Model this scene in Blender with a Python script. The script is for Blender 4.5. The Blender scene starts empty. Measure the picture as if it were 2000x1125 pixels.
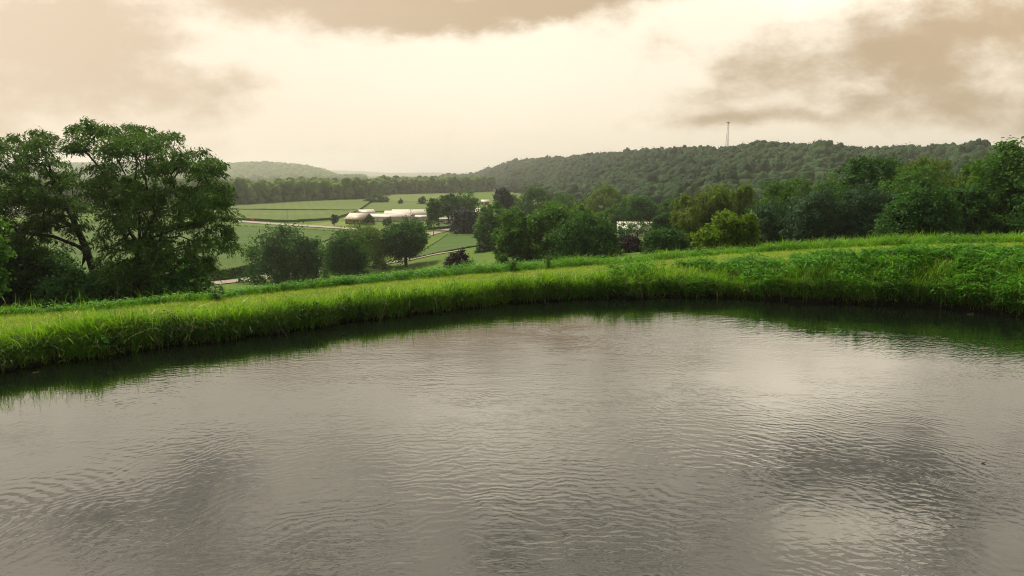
import bpy, math, random
import numpy as np
from mathutils import Vector

# ------------------------------------------------------------------ camera, sky, sun, exposure
sc = bpy.context.scene
COL = sc.collection
F = 1333.0                      # focal length in pixels of the 2000 px wide photograph
HOR = 338.0                     # eye level row
CAM_H = 5.0
PITCH = math.atan((562.5 - HOR) / F)
cam_d = bpy.data.cameras.new('camera')
cam_d.lens = 36.0 * F / 2000.0
cam_d.sensor_width = 36.0
cam_d.clip_start = 0.1
cam_d.clip_end = 30000
cam = bpy.data.objects.new('camera', cam_d)
COL.objects.link(cam)
cam.location = (0, 0, CAM_H)
cam.rotation_euler = (math.pi / 2 - PITCH, 0, 0)
sc.camera = cam

SUN_EL, SUN_AZ = math.radians(50), math.radians(-38)     # azimuth from +Y towards +X
EXPOSURE = 0.42
SKY_STRENGTH = 0.1
SUN_STRENGTH = 4.2


class NT:
    """small helper to write node trees as expressions"""
    def __init__(self, tree):
        self.t = tree
        tree.nodes.clear()

    def n(self, kind, ins=None, **props):
        nd = self.t.nodes.new(kind)
        for k, v in props.items():
            setattr(nd, k, v)
        if ins:
            for k, v in ins.items():
                self.put(nd.inputs[k], v)
        return nd

    def put(self, sock, v):
        if isinstance(v, bpy.types.NodeSocket):
            self.t.links.new(v, sock)
        else:
            if isinstance(v, tuple) and len(v) == 3 and sock.type == 'RGBA':
                v = v + (1.0,)
            sock.default_value = v

    def m(self, op, a, b=0.0, c=0.0, clamp=False):
        nd = self.t.nodes.new('ShaderNodeMath')
        nd.operation = op
        nd.use_clamp = clamp
        for i, v in enumerate((a, b, c)):
            self.put(nd.inputs[i], v)
        return nd.outputs[0]

    def mix(self, f, a, b, mode='MIX'):
        nd = self.t.nodes.new('ShaderNodeMix')
        nd.data_type = 'RGBA'
        nd.blend_type = mode
        self.put(nd.inputs[0], f)
        self.put(nd.inputs[6], a)
        self.put(nd.inputs[7], b)
        return nd.outputs[2]

    def rng(self, v, a, b, c, d, smooth=False):
        nd = self.t.nodes.new('ShaderNodeMapRange')
        nd.interpolation_type = 'SMOOTHSTEP' if smooth else 'LINEAR'
        nd.clamp = True
        for i, x in enumerate((v, a, b, c, d)):
            self.put(nd.inputs[i], x)
        return nd.outputs[0]

    def noise(self, vec, scale, detail=4.0, rough=0.55, dist=0.0):
        nd = self.n('ShaderNodeTexNoise', {'Scale': scale, 'Detail': detail, 'Roughness': rough, 'Distortion': dist})
        if vec is not None:
            self.put(nd.inputs['Vector'], vec)
        return nd.outputs[0]

    def comb(self, x, y, z):
        return self.n('ShaderNodeCombineXYZ', {0: x, 1: y, 2: z}).outputs[0]


def build_world():
    w = bpy.data.worlds.new('World')
    sc.world = w
    w.use_nodes = True
    T = NT(w.node_tree)
    tc = T.n('ShaderNodeTexCoord')
    d = tc.outputs['Generated']
    s = T.n('ShaderNodeSeparateXYZ', {0: d})
    x, y, z = s.outputs[0], s.outputs[1], s.outputs[2]
    yy = T.m('MAXIMUM', y, 0.1)
    X0 = T.m('MULTIPLY', T.m('DIVIDE', x, yy), 1.333)
    Z0 = T.m('MULTIPLY', T.m('DIVIDE', z, yy), 1.333)
    v1 = T.comb(X0, 0.0, T.m('MULTIPLY', Z0, 2.0))
    n1 = T.noise(v1, 2.2, 7.0, 0.58)
    v2 = T.comb(T.m('ADD', X0, 7.3), 3.1, T.m('MULTIPLY', Z0, 2.0))
    n2 = T.noise(v2, 2.6, 7.0, 0.58)
    v3 = T.comb(T.m('ADD', X0, 1.7), 9.4, T.m('MULTIPLY', Z0, 1.8))
    n3 = T.noise(v3, 4.5, 9.0, 0.6)
    X = T.m('ADD', X0, T.m('MULTIPLY', T.m('SUBTRACT', n1, 0.5), 0.75))
    Z = T.m('ADD', Z0, T.m('MULTIPLY', T.m('SUBTRACT', n2, 0.5), 0.26))

    def g(px, py, sx, sy, amp):
        cx, cz = (px - 1000) / 1000.0, (HOR - py) / 1000.0
        a = T.m('DIVIDE', T.m('SUBTRACT', X, cx), sx / 1000.0)
        b = T.m('DIVIDE', T.m('SUBTRACT', Z, cz), sy / 1000.0)
        e = T.m('MULTIPLY', T.m('ADD', T.m('MULTIPLY', a, a), T.m('MULTIPLY', b, b)), -1.0)
        return T.m('MULTIPLY', T.m('EXPONENT', e), amp)
    darks = [(850, 16, 390, 54, 1.2), (1130, 4, 190, 40, .55), (120, 105, 350, 74, .95), (0, 20, 160, 60, .35),
             (1850, 66, 290, 84, .78), (1640, 128, 170, 50, .42), (1400, 140, 90, 40, .35), (1370, 235, 170, 24, .42),
             (1560, 225, 150, 28, .38), (60, 220, 380, 70, .45), (-60, 130, 420, 220, .14), (2080, 130, 420, 220, .16), (1950, 190, 300, 60, .35),  # the two widest, faintest darks paint edge vignetting into the sky
             # clouds above the frame, seen in the pond
             (1780, -250, 250, 65, .8), (1960, -330, 130, 50, .55), (1250, -230, 260, 60, .30), (360, -250, 300, 70, .34), (1000, -450, 600, 90, .5),
             (1400, -400, 220, 60, .4), (150, -420, 300, 80, .5), (700, -130, 250, 30, .15)]
    v4 = T.comb(T.m('ADD', T.m('MULTIPLY', X0, .75), T.m('MULTIPLY', Z0, .5)), 2.2, T.m('MULTIPLY', Z0, 2.4))
    n4 = T.noise(v4, 4.2, 7.0, 0.6, .4)
    tot = None
    for a in darks:
        v = g(*a)
        tot = v if tot is None else T.m('ADD', tot, v)
    lights = [(950, 170, 420, 150, .35), (1560, -80, 180, 70, .45), (980, -150, 180, 90, .3), (1700, -390, 130, 40, .5)]
    for a in lights:
        tot = T.m('SUBTRACT', tot, g(*a))
    tex = T.m('MULTIPLY', T.rng(n3, 0.33, 0.67, -0.42, 0.46), T.rng(Z0, .3, .45, 1.0, .5))
    tex = T.m('ADD', tex, T.m('MULTIPLY', T.rng(n4, .36, .64, -.42, .45), T.rng(Z0, .28, .42, 0.0, 1.0)))
    den = T.m('ADD', tot, tex)
    den = T.rng(den, -0.05, 0.98, 0.0, 1.0, True)
    # overcast sky: brighter towards the zenith than at the horizon
    lum = T.m('SUBTRACT', T.rng(Z0, 0.0, .5, 0.77, 1.10), T.rng(Z0, .55, 1.3, 0.0, .38))
    up = T.rng(z, 0.75, 1.0, 0.0, 0.35)
    lum = T.m('ADD', lum, up)
    back = T.rng(y, -0.2, 0.25, 0.62, 1.0)
    lum = T.m('MULTIPLY', lum, back)
    for a in ((1540, -75, 200, 70, 1.0), (960, -150, 210, 80, .7), (960, 180, 330, 110, .05), (1700, -400, 130, 40, .8), (1950, 60, 200, 90, .10)):
        lum = T.m('ADD', lum, g(*a))
    ccol = T.mix(den, T.mix(T.rng(Z0, .3, .55, 0, 1), (0.91, 0.795, 0.62), (.90, .81, .65)), T.mix(T.rng(Z0, .3, .55, 0, 1), (0.46, 0.33, 0.195), (.27, .24, .20)))
    warm = T.mix(T.m('MULTIPLY', T.rng(X0, -1.0, 0.0, 0.5, 0.0), T.rng(Z0, .3, .5, 1.0, .2)), ccol, (0.76, 0.59, 0.445))
    cl = T.n('ShaderNodeVectorMath', {0: warm, 3: T.m('MULTIPLY', lum, 1.0 / SKY_STRENGTH)}, operation='SCALE').outputs[0]
    sky = T.n('ShaderNodeTexSky', sky_type='NISHITA', sun_disc=False, sun_elevation=SUN_EL, sun_rotation=SUN_AZ)
    sky.air_density, sky.dust_density = 1.0, 3.0
    colr = T.mix(0.94, sky.outputs[0], cl)
    bg = T.n('ShaderNodeBackground', {'Color': colr, 'Strength': SKY_STRENGTH})
    out = T.n('ShaderNodeOutputWorld', {'Surface': bg.outputs[0]})


build_world()
sun_d = bpy.data.lights.new('sun', 'SUN')
sun_d.energy = SUN_STRENGTH
sun_d.angle = math.radians(12)
sun_d.color = (1.0, 0.9, 0.72)
sun = bpy.data.objects.new('sun', sun_d)
COL.objects.link(sun)
sun.location = (0, 0, 200)
sdir = Vector((math.sin(SUN_AZ) * math.cos(SUN_EL), math.cos(SUN_AZ) * math.cos(SUN_EL), math.sin(SUN_EL)))
sun.rotation_euler = sdir.to_track_quat('Z', 'Y').to_euler()
sc.view_settings.view_transform = 'Standard'
sc.view_settings.look = 'None'
sc.view_settings.exposure = EXPOSURE
sc.view_settings.gamma = 1.0
sc.cycles.use_denoising = True
sc.cycles.denoising_prefilter = 'NONE'
sc.cycles.filter_width = 1.1
sc.cycles.sample_clamp_indirect = 2.0
sc.cycles.caustics_reflective = False
sc.cycles.caustics_refractive = False
sc.cycles.max_bounces = 6
sc.cycles.diffuse_bounces = 2
sc.cycles.transmission_bounces = 3
sc.cycles.volume_bounces = 0

# ------------------------------------------------------------------ pixel <-> world
CP, SP = math.cos(PITCH), math.sin(PITCH)


def ray(px, py):
    a, b = px - 1000.0, 562.5 - py
    return np.array([a, F * CP + b * SP, -F * SP + b * CP])


def at_y(px, py, Y):
    d = ray(px, py)
    return np.array([0, 0, CAM_H]) + d * (Y / d[1])


def at_z(px, py, z):
    d = ray(px, py)
    return np.array([0, 0, CAM_H]) + d * ((z - CAM_H) / d[2])


# ------------------------------------------------------------------ terrain
def smooth(t):
    t = np.clip(t, 0, 1)
    return t * t * (3 - 2 * t)


KX = [-150, 0, 200, 400, 600, 800, 1000, 1200, 1400, 1600, 1800, 2000, 2150]
K_SHORE = [745, 722, 697, 668, 643, 614, 593, 581, 582, 590, 600, 618, 635]
K_M1 = [662, 650, 638, 616, 592, 570, 552, 535, 517, 505, 497, 493, 492]
K_M2 = [628, 618, 606, 588, 566, 548, 532, 517, 499, 487, 478, 474, 473]
K_ZM = [.7, .7, .7, .65, .6, .6, .65, .75, 1.0, 1.4, 1.75, 1.95, 2.0]


def knots(ys, zs):
    P = [at_z(px, py, z) for px, py, z in zip(KX, ys, zs)]
    A = np.array([math.atan2(p[0], p[1]) for p in P])
    R = np.array([math.hypot(p[0], p[1]) for p in P])
    A = np.concatenate([[-math.pi, -1.6], A, [1.6, math.pi]])
    R = np.concatenate([[24, R[0] + 1], R, [R[-1] + 1, 24]])
    return A, R


S_A, S_R = knots(K_SHORE, [0] * len(KX))
M1_A, M1_R = knots(K_M1, K_ZM)
M2_A, M2_R = knots(K_M2, K_ZM)
M1_R[0] = M1_R[-1] = 26
M2_R[0] = M2_R[-1] = 29
ZM = np.array([.8, .8] + K_ZM + [2.0, .8])


def wob(a, k, s, seed):
    return s * (np.sin(a * k + seed) + .6 * np.sin(a * k * 2.3 + seed * 2.1) + .4 * np.sin(a * k * 4.7 + seed * 3.3))


def r_shore(a):
    return np.interp(a, S_A, S_R) + wob(a, 23, .12, 1.0) + wob(a, 83, .07, 2.0)


def r_m1(a):
    return np.interp(a, M1_A, M1_R) + wob(a, 17, .06, 4.0)


def r_m2(a):
    return np.interp(a, M2_A, M2_R) + wob(a, 14, .05, 2.0)


def z_m(a):
    return np.interp(a, M1_A, ZM)


def fringe_w(a):
    return np.interp(a, [-.7, -.55, -.4, -.25, -.1, .0, .25, .45, .75], [.5, .5, .6, .8, 1.3, 1.5, 1.5, 1.5, 1.6])


TU = np.array([-800, 0, 400, 600, 800, 1000, 1200, 1400, 1700, 2000, 2600.])
TY = np.array([45, 70, 110, 160, 250, 350, 500, 9000.])
TZ = np.array([
    [-4.3, -4.3, -4.3, -4.2, -3.6, -2.9, -2.6, -2.3, -1.8, -1.2, -1],
    [-7, -7.6, -8.2, -8.4, -7.2, -5.4, -4.4, -3.2, -1.8, -.8, 0],
    [-13, -14, -14.6, -14.8, -12.8, -9.0, -7.6, -6.0, -3.6, -1.6, 0],
    [-19.5, -20, -20, -20, -18.6, -13.2, -10.8, -9.3, -6, -3, 0],
    [-20, -20, -20, -20, -20, -18.8, -15, -12.6, -8.6, -4.6, 1],
    [-20, -20, -20, -20, -20, -20, -18, -13, -8, -2, 5],
    [-20, -20, -20, -20, -20, -20, -18, -13, -8, -2, 5],
    [-20, -20, -20, -20, -20, -20, -18, -13, -8, -2, 5]])
HU = np.array([850, 905, 950, 1000, 1050, 1150, 1250, 1330, 1400, 1470, 1530, 1600, 1650, 1700, 1760, 1850, 1930, 2000, 2400.])
HPY = np.array([352, 348, 332, 319, 312, 303, 293, 287, 286, 276, 280, 283, 289, 286, 283, 279, 285, 290, 300.])
HC = np.interp(HU, [850, 905, 1000, 1200, 1400, 1600, 2000, 2400], [2600, 2400, 1800, 1080, 850, 760, 680, 640])
HF = np.interp(HU, [850, 905, 1000, 1200, 1400, 2400], [1700, 1450, 900, 450, 350, 330])
HZ = CAM_H + (HOR - HPY) * HC / F - 14.5
LU = np.array([-900, 0, 300, 450, 520, 600, 640, 665, 690, 720.])
LPY = np.array([316, 322, 319, 321, 318, 324, 333, 343, 352, 362.])
RU = np.array([400, 560, 640, 700, 760, 850, 930, 1000, 1100.])
RPY = np.array([336, 333, 333, 335, 339, 338, 341, 345, 350.])


def ground_z(x, y):
    x = np.asarray(x, float)
    y = np.asarray(y, float)
    a = np.arctan2(x, y)
    r = np.hypot(x, y)
    rs, r1, r2, zm = r_shore(a), r_m1(a), r_m2(a), z_m(a)
    lip = np.where(zm > 1.2, .55, .36)
    # near profile
    z = np.full(r.shape, -1.4)
    z = np.where(r > rs - 3, -1.4 + 1.25 * smooth((r - rs + 3) / 2.9), z)
    z = np.where(r > rs - .1, -.15 + (lip + .15) * np.clip((r - rs + .1) / .3, 0, 1), z)
    t = (r - rs - .2) / np.maximum(r1 - rs - .2, .2)
    z = np.where(r > rs + .2, lip + (zm - lip) * np.sin(np.clip(t, 0, 1) * math.pi / 2), z)
    z = np.where(r > r1, zm, z)
    # far table in log distance
    cosA = np.cos(np.clip(a, -1.0, 1.0))
    Y = r * cosA
    u = np.clip(np.tan(np.clip(a, -1.0, 1.0)) * F + 1000, TU[0], TU[-1])
    ly, lt = np.log(np.maximum(Y, 1)), np.log(TY)
    iu = np.clip(np.searchsorted(TU, u) - 1, 0, len(TU) - 2)
    fu = (u - TU[iu]) / (TU[iu + 1] - TU[iu])
    iy = np.clip(np.searchsorted(lt, ly) - 1, 0, len(TY) - 2)
    fy = np.clip((ly - lt[iy]) / (lt[iy + 1] - lt[iy]), 0, 1)
    zt = (TZ[iy, iu] * (1 - fu) + TZ[iy, iu + 1] * fu) * (1 - fy) + (TZ[iy + 1, iu] * (1 - fu) + TZ[iy + 1, iu + 1] * fu) * fy
    rb = r2 + fringe_w(a) * .8
    z45 = TZ[0, iu] * (1 - fu) + TZ[0, iu + 1] * fu
    R45 = 45 / cosA
    tb = np.clip((r - rb) / np.maximum(R45 - rb, 1), 0, 1) ** .85
    zb = (zm - .05) + (z45 - zm + .05) * tb
    z = np.where(r > r2, zm - .05 * np.clip((r - r2) / (fringe_w(a) * .8), 0, 1), z)
    z = np.where(r > rb, np.where(r < R45, zb, zt), z)
    # hills
    uu = np.tan(np.clip(a, -1.2, 1.2)) * F + 1000
    hc, hf, hz = np.interp(uu, HU, HC), np.interp(uu, HU, HF), np.interp(uu, HU, HZ)
    hz = hz - 60 * smooth((840 - uu) / 60)
    rav = 3.0 * np.sin(uu / 47 + Y / 130) + 2.0 * np.sin(uu / 23 + 1.3 - Y / 90)
    s = smooth(np.clip((Y - hf) / (hc - hf), 0, 1))
    zh = z + (np.maximum(hz, z) - z) * s + rav * np.sin(np.pi * np.clip((Y - hf) / (hc - hf), 0, 1)) * (uu > 850)
    zh = np.where(Y > hc, np.maximum(z, hz) - (Y - hc) * .08, zh)
    zh = np.maximum(zh, z)
    z = np.where((uu > 850) & (np.abs(a) < 1.2) & (y > 0) & (Y > hf), zh, z)
    lz = CAM_H + (HOR - np.interp(uu, LU, LPY)) * 3000 / F - 14
    s2 = smooth((Y - 2200) / 800)
    z2 = -20 + np.maximum(lz + 20, 0) * s2
    z2 = np.where(Y > 3000, z2 - (Y - 3000) * .03, z2)
    z = np.where((uu < 720) & (y > 0) & (np.abs(a) < 1.2) & (Y > 2200), np.maximum(z, z2), z)
    rz = CAM_H + (HOR - np.interp(uu, RU, RPY)) * 9000 / F - 14
    z3 = -20 + np.maximum(rz + 20, 0) * smooth((Y - 6500) / 2500)
    z = np.where((y > 0) & (Y > 6500) & (np.abs(a) < 1.2) & (uu < 1100), np.maximum(z, z3), z)
    return z


# ------------------------------------------------------------------ mesh helpers
def mesh(name, V, faces, mats=None, fm=None, smooth_=False):
    """faces: list of int arrays (n,k)"""
    V = np.asarray(V, np.float32).reshape(-1, 3)
    me = bpy.data.meshes.new(name)
    me.vertices.add(len(V))
    me.vertices.foreach_set('co', V.ravel())
    faces = [np.asarray(f, np.int32) for f in faces if len(f)]
    tot = np.concatenate([np.full(len(f), f.shape[1], np.int32) for f in faces])
    loops = np.concatenate([f.ravel() for f in faces]).astype(np.int32)
    start = np.concatenate([[0], np.cumsum(tot)[:-1]]).astype(np.int32)
    me.loops.add(len(loops))
    me.loops.foreach_set('vertex_index', loops)
    me.polygons.add(len(tot))
    me.polygons.foreach_set('loop_start', start)
    me.polygons.foreach_set('loop_total', tot)
    if smooth_:
        me.polygons.foreach_set('use_smooth', np.ones(len(tot), bool))
    for m in (mats or []):
        me.materials.append(m)
    if fm is not None:
        me.polygons.foreach_set('material_index', np.asarray(fm, np.int32))
    me.update(calc_edges=True)
    me.validate()
    return me


def link(name, me, parent=None, loc=(0, 0, 0)):
    o = bpy.data.objects.new(name, me)
    COL.objects.link(o)
    o.location = loc
    if parent is not None:
        o.parent = parent
    return o


def tag(o, label=None, cat=None, group=None, kind=None):
    if label:
        o['label'] = label
    if cat:
        o['category'] = cat
    if group:
        o['group'] = group
    if kind:
        o['kind'] = kind
    return o


def empty(name, loc, label, cat, group=None, rz=0.0):
    o = bpy.data.objects.new(name, None)
    COL.objects.link(o)
    o.location = tuple(float(v) for v in loc)
    o.rotation_euler = (0, 0, rz)
    o.empty_display_size = .3
    return tag(o, label, cat, group)


class MB:
    """collects boxes, tubes and polygons into one mesh"""
    def __init__(self):
        self.v, self.f, self.n = [], {}, 0

    def add(self, V, faces):
        V = np.asarray(V, float)
        for fc in faces:
            self.f.setdefault(len(fc), []).append([i + self.n for i in fc])
        self.v.append(V)
        self.n += len(V)

    def box(self, c, s, rz=0.0):
        sx, sy, sz = s[0] / 2, s[1] / 2, s[2] / 2
        V = np.array([[x, y, z] for z in (-sz, sz) for x, y in ((-sx, -sy), (sx, -sy), (sx, sy), (-sx, sy))])
        if rz:
            co, si = math.cos(rz), math.sin(rz)
            V = np.stack([V[:, 0] * co - V[:, 1] * si, V[:, 0] * si + V[:, 1] * co, V[:, 2]], 1)
        self.add(V + np.array(c), [(3, 2, 1, 0), (4, 5, 6, 7), (0, 1, 5, 4), (1, 2, 6, 5), (2, 3, 7, 6), (3, 0, 4, 7)])

    def tube(self, pts, rad, seg=8):
        pts = [np.asarray(p, float) for p in pts]
        if np.isscalar(rad):
            rad = [rad] * len(pts)
        rings = []
        for i, p in enumerate(pts):
            d = pts[min(i + 1, len(pts) - 1)] - pts[max(i - 1, 0)]
            d = d / (np.linalg.norm(d) + 1e-9)
            ref = np.array([1.0, 0, 0]) if abs(d[0]) < .8 else np.array([0, 1.0, 0])
            a = np.cross(d, ref)
            a /= np.linalg.norm(a)
            b = np.cross(d, a)
            th = np.arange(seg) * 2 * math.pi / seg
            rings.append(p + rad[i] * (np.cos(th)[:, None] * a + np.sin(th)[:, None] * b))
        fs = []
        for i in range(len(pts) - 1):
            for k in range(seg):
                k2 = (k + 1) % seg
                fs.append((i * seg + k, i * seg + k2, (i + 1) * seg + k2, (i + 1) * seg + k))
        fs.append(tuple(range(seg))[::-1])
        fs.append(tuple((len(pts) - 1) * seg + k for k in range(seg)))
        self.add(np.concatenate(rings), fs)

    def build(self, name, mat, parent=None, smooth_=False):
        me = mesh(name, np.concatenate(self.v), [np.array(f) for f in self.f.values()], [mat], smooth_=smooth_)
        return link(name, me, parent)


# ------------------------------------------------------------------ materials
def mat(name):
    m = bpy.data.materials.new(name)
    m.use_nodes = True
    return m, NT(m.node_tree)


def leaf_mat(name, c1, c2, trans=0.35, rough=0.55, patch=0.35, tcol=None, spec=.10):
    """foliage: colour per leaf, drifting over the plant, light passing through"""
    m, T = mat(name)
    geo = T.n('ShaderNodeNewGeometry')
    rnd = geo.outputs['Random Per Island']
    tc = T.n('ShaderNodeTexCoord').outputs['Object']
    nz = T.noise(tc, patch, 3.0)
    f = T.m('ADD', T.m('MULTIPLY', rnd, .55), T.m('MULTIPLY', T.rng(nz, .3, .7, 0, 1), .45), clamp=True)
    c = T.mix(f, c1, c2)
    p = T.n('ShaderNodeBsdfPrincipled', {'Base Color': c, 'Roughness': rough, 'Specular IOR Level': spec})
    tcol = tcol or tuple(min(1, v * k) for v, k in zip(c2, (1.35, 1.5, .8)))
    tr = T.n('ShaderNodeBsdfTranslucent', {'Color': T.mix(f, T.mix(.5, c1, tcol), tcol)})
    mx = T.n('ShaderNodeMixShader', {0: trans, 1: p.outputs[0], 2: tr.outputs[0]})
    T.n('ShaderNodeOutputMaterial', {'Surface': mx.outputs[0]})
    return m


def plain(name, col, rough=.7, var=.25, scale=3.0, metal=0.0, spec=.3, bump=0.0):
    m, T = mat(name)
    tc = T.n('ShaderNodeTexCoord').outputs['Object']
    nz = T.noise(tc, scale, 5.0)
    c = T.mix(T.rng(nz, .3, .7, 0, 1), tuple(v * (1 - var) for v in col), tuple(min(1, v * (1 + var * .6)) for v in col))
    p = T.n('ShaderNodeBsdfPrincipled', {'Base Color': c, 'Roughness': rough, 'Metallic': metal, 'Specular IOR Level': spec})
    if bump:
        b = T.n('ShaderNodeBump', {'Height': nz, 'Strength': 1.0, 'Distance': bump})
        T.put(p.inputs['Normal'], b.outputs[0])
    T.n('ShaderNodeOutputMaterial', {'Surface': p.outputs[0]})
    return m


def siding(name, col, pitch=.25, axis=2, depth=.02):
    """boards or ribbed metal sheet"""
    m, T = mat(name)
    tc = T.n('ShaderNodeTexCoord').outputs['Object']
    s = T.n('ShaderNodeSeparateXYZ', {0: tc})
    w = T.m('FRACT', T.m('DIVIDE', s.outputs[axis], pitch))
    nz = T.noise(tc, .8, 5.0)
    c = T.mix(T.rng(nz, .35, .75, 0, .5), col, tuple(v * .72 for v in col))
    p = T.n('ShaderNodeBsdfPrincipled', {'Base Color': c, 'Roughness': .55})
    b = T.n('ShaderNodeBump', {'Height': w, 'Strength': 1.0, 'Distance': depth})
    T.put(p.inputs['Normal'], b.outputs[0])
    T.n('ShaderNodeOutputMaterial', {'Surface': p.outputs[0]})
    return m


M = {}
M['locust'] = leaf_mat('locust leaves', (.021, .060, .013), (.074, .145, .025), .40, .5, .5, spec=.06)
M['dark'] = leaf_mat('dark leaves', (.012, .050, .014), (.052, .132, .024), .34, .5, .35, spec=.05)
M['mid'] = leaf_mat('mid green leaves', (.022, .074, .014), (.084, .180, .025), .36, .5, .35, spec=.06)
M['olive'] = leaf_mat('olive leaves', (.040, .092, .016), (.130, .205, .028), .34, .55, .35, spec=.06)
M['willow'] = leaf_mat('willow leaves', (.042, .082, .018), (.130, .185, .030), .34, .55, .3, spec=.06)
M['lime'] = leaf_mat('yellow green leaves', (.064, .124, .012), (.150, .242, .020), .40, .5, .6, spec=.06)
M['pine'] = leaf_mat('blue green needles', (.018, .056, .028), (.058, .116, .052), .16, .55, .4, spec=.06)
M['spruce'] = leaf_mat('spruce needles', (.012, .026, .022), (.026, .046, .034), .08, .6, .4)
M['maroon'] = leaf_mat('maroon leaves', (.013, .010, .011), (.030, .018, .020), .20, .5, .8, (.045, .02, .022))
M['bright'] = leaf_mat('bright leaves', (.045, .110, .022), (.085, .180, .030), .42, .45, .9)
M['hillwood'] = leaf_mat('hill wood leaves', (.007, .030, .019), (.048, .092, .026), .14, .8, .012, spec=.04)
M['farwood'] = leaf_mat('far wood leaves', (.034, .096, .022), (.150, .220, .036), .18, .8, .05, spec=.05)
M['bark'] = plain('bark', (.030, .024, .020), .9, .45, 5.0, bump=.02)
M['soil'] = plain('bank soil', (.030, .022, .015), .95, .5, 6.0, bump=.04)
M['white'] = siding('white siding', (.66, .64, .58), .3, 2)
M['whiteroof'] = siding('white sheet roof', (.40, .37, .32), .6, 0, .03)
M['tanroof'] = siding('tan shingle roof', (.33, .27, .20), .35, 1, .02)
M['greyroof'] = siding('grey sheet roof', (.55, .54, .52), .6, 0, .03)
M['brick'] = siding('brown brick', (.16, .075, .05), .09, 2, .01)
M['redwall'] = siding('red boards', (.28, .055, .04), .25, 0, .02)
M['greenpaint'] = plain('green paint', (.05, .16, .13), .5, .2)
M['window'] = plain('dark window glass', (.03, .035, .04), .15, .2, spec=.6)
M['trim'] = plain('white trim paint', (.75, .74, .70), .5, .08)
M['wood'] = plain('weathered wood', (.16, .13, .10), .85, .35, 4.0)
M['steel'] = plain('galvanised steel', (.30, .28, .25), .5, .2, metal=.3)
M['orange'] = plain('orange paint', (.85, .12, .03), .45, .08)
M['asphalt'] = plain('pale road surface', (.27, .245, .22), .9, .12, .6)
M['gravel'] = plain('gravel lane', (.26, .22, .18), .95, .25, 1.2)
M['carwhite'] = plain('white car paint', (.75, .75, .74), .25, .05, spec=.5)
M['carblue'] = plain('blue car paint', (.05, .09, .22), .25, .05, spec=.5)
M['carred'] = plain('red car paint', (.40, .03, .03), .25, .05, spec=.5)
M['rubber'] = plain('black rubber', (.02, .02, .02), .8, .1)
M['drystem'] = leaf_mat('dry stems', (.10, .07, .04), (.26, .20, .12), .15, .7, 1.5, (.3, .22, .12))
M['brownstem'] = leaf_mat('brown stems', (.07, .04, .025), (.15, .09, .055), .1, .7, 1.5, (.12, .07, .04))


def grass_mat(name, deep, fresh, straw, straw_amt, patch=.9, trans=.45):
    m, T = mat(name)
    rnd = T.n('ShaderNodeNewGeometry').outputs['Random Per Island']
    tc = T.n('ShaderNodeTexCoord').outputs['Object']
    nz = T.rng(T.noise(tc, patch, 4.0), .33, .67, 0, 1)
    f = T.m('ADD', T.m('MULTIPLY', rnd, .45), T.m('MULTIPLY', nz, .55), clamp=True)
    c = T.mix(f, deep, fresh)
    nz2 = T.rng(T.noise(tc, patch * 1.9, 5.0), .48, .75, 0, 1)
    r2 = T.m('FRACT', T.m('MULTIPLY', rnd, 37.7))
    st = T.m('GREATER_THAN', T.m('ADD', T.m('MULTIPLY', nz2, straw_amt), T.m('MULTIPLY', r2, .5)), .5 + .0)
    c = T.mix(T.m('MULTIPLY', st, .8), c, straw)
    p = T.n('ShaderNodeBsdfPrincipled', {'Base Color': c, 'Roughness': .42, 'Specular IOR Level': .35})
    tcol = T.mix(1.0, c, (1.25, 1.4, .7), 'MULTIPLY')
    tr = T.n('ShaderNodeBsdfTranslucent', {'Color': tcol})
    mx = T.n('ShaderNodeMixShader', {0: trans, 1: p.outputs[0], 2: tr.outputs[0]})
    T.n('ShaderNodeOutputMaterial', {'Surface': mx.outputs[0]})
    return m


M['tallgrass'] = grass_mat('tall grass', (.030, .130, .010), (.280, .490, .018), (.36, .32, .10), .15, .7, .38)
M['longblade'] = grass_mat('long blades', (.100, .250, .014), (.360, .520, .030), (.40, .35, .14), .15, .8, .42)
M['shadegrass'] = grass_mat('shade tinted bank grass', (.020, .078, .010), (.150, .310, .020), (.26, .20, .08), .10, .8, .32)  # tall grass copy, its colour darkened as shade low on the bank
M['mown'] = grass_mat('mown grass', (.150, .285, .016), (.350, .450, .030), (.48, .40, .17), .60, .9, .35)
M['fringe'] = grass_mat('rough grass', (.036, .140, .014), (.240, .420, .024), (.36, .32, .12), .07, .6, .38)
M['weed'] = leaf_mat('weed leaves', (.026, .120, .018), (.120, .310, .030), .38, .5, 1.2, spec=.12)

m, T = mat('ground')
tc = T.n('ShaderNodeTexCoord').outputs['Object']
nz = T.noise(tc, .9, 6.0)
nz2 = T.noise(tc, .035, 5.0)
c = T.mix(T.rng(nz, .3, .7, 0, 1), (.048, .100, .012), (.090, .150, .018))
c = T.mix(T.rng(nz2, .4, .65, 0, .8), c, (.085, .135, .020))
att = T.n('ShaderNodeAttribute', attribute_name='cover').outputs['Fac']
soil = T.mix(T.rng(T.noise(tc, 7.0, 5.0), .35, .65, 0, 1), (.006, .006, .004), (.020, .016, .010))  # bank soil, blackened to stand in for shadow under the overhanging grass
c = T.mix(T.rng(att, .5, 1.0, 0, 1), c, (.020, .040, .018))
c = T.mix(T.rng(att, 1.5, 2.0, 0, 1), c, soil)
p = T.n('ShaderNodeBsdfPrincipled', {'Base Color': c, 'Roughness': .95, 'Specular IOR Level': .1})
b = T.n('ShaderNodeBump', {'Height': nz, 'Strength': 1.0, 'Distance': .12})
T.put(p.inputs['Normal'], b.outputs[0])
T.n('ShaderNodeOutputMaterial', {'Surface': p.outputs[0]})
M['ground'] = m


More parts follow.
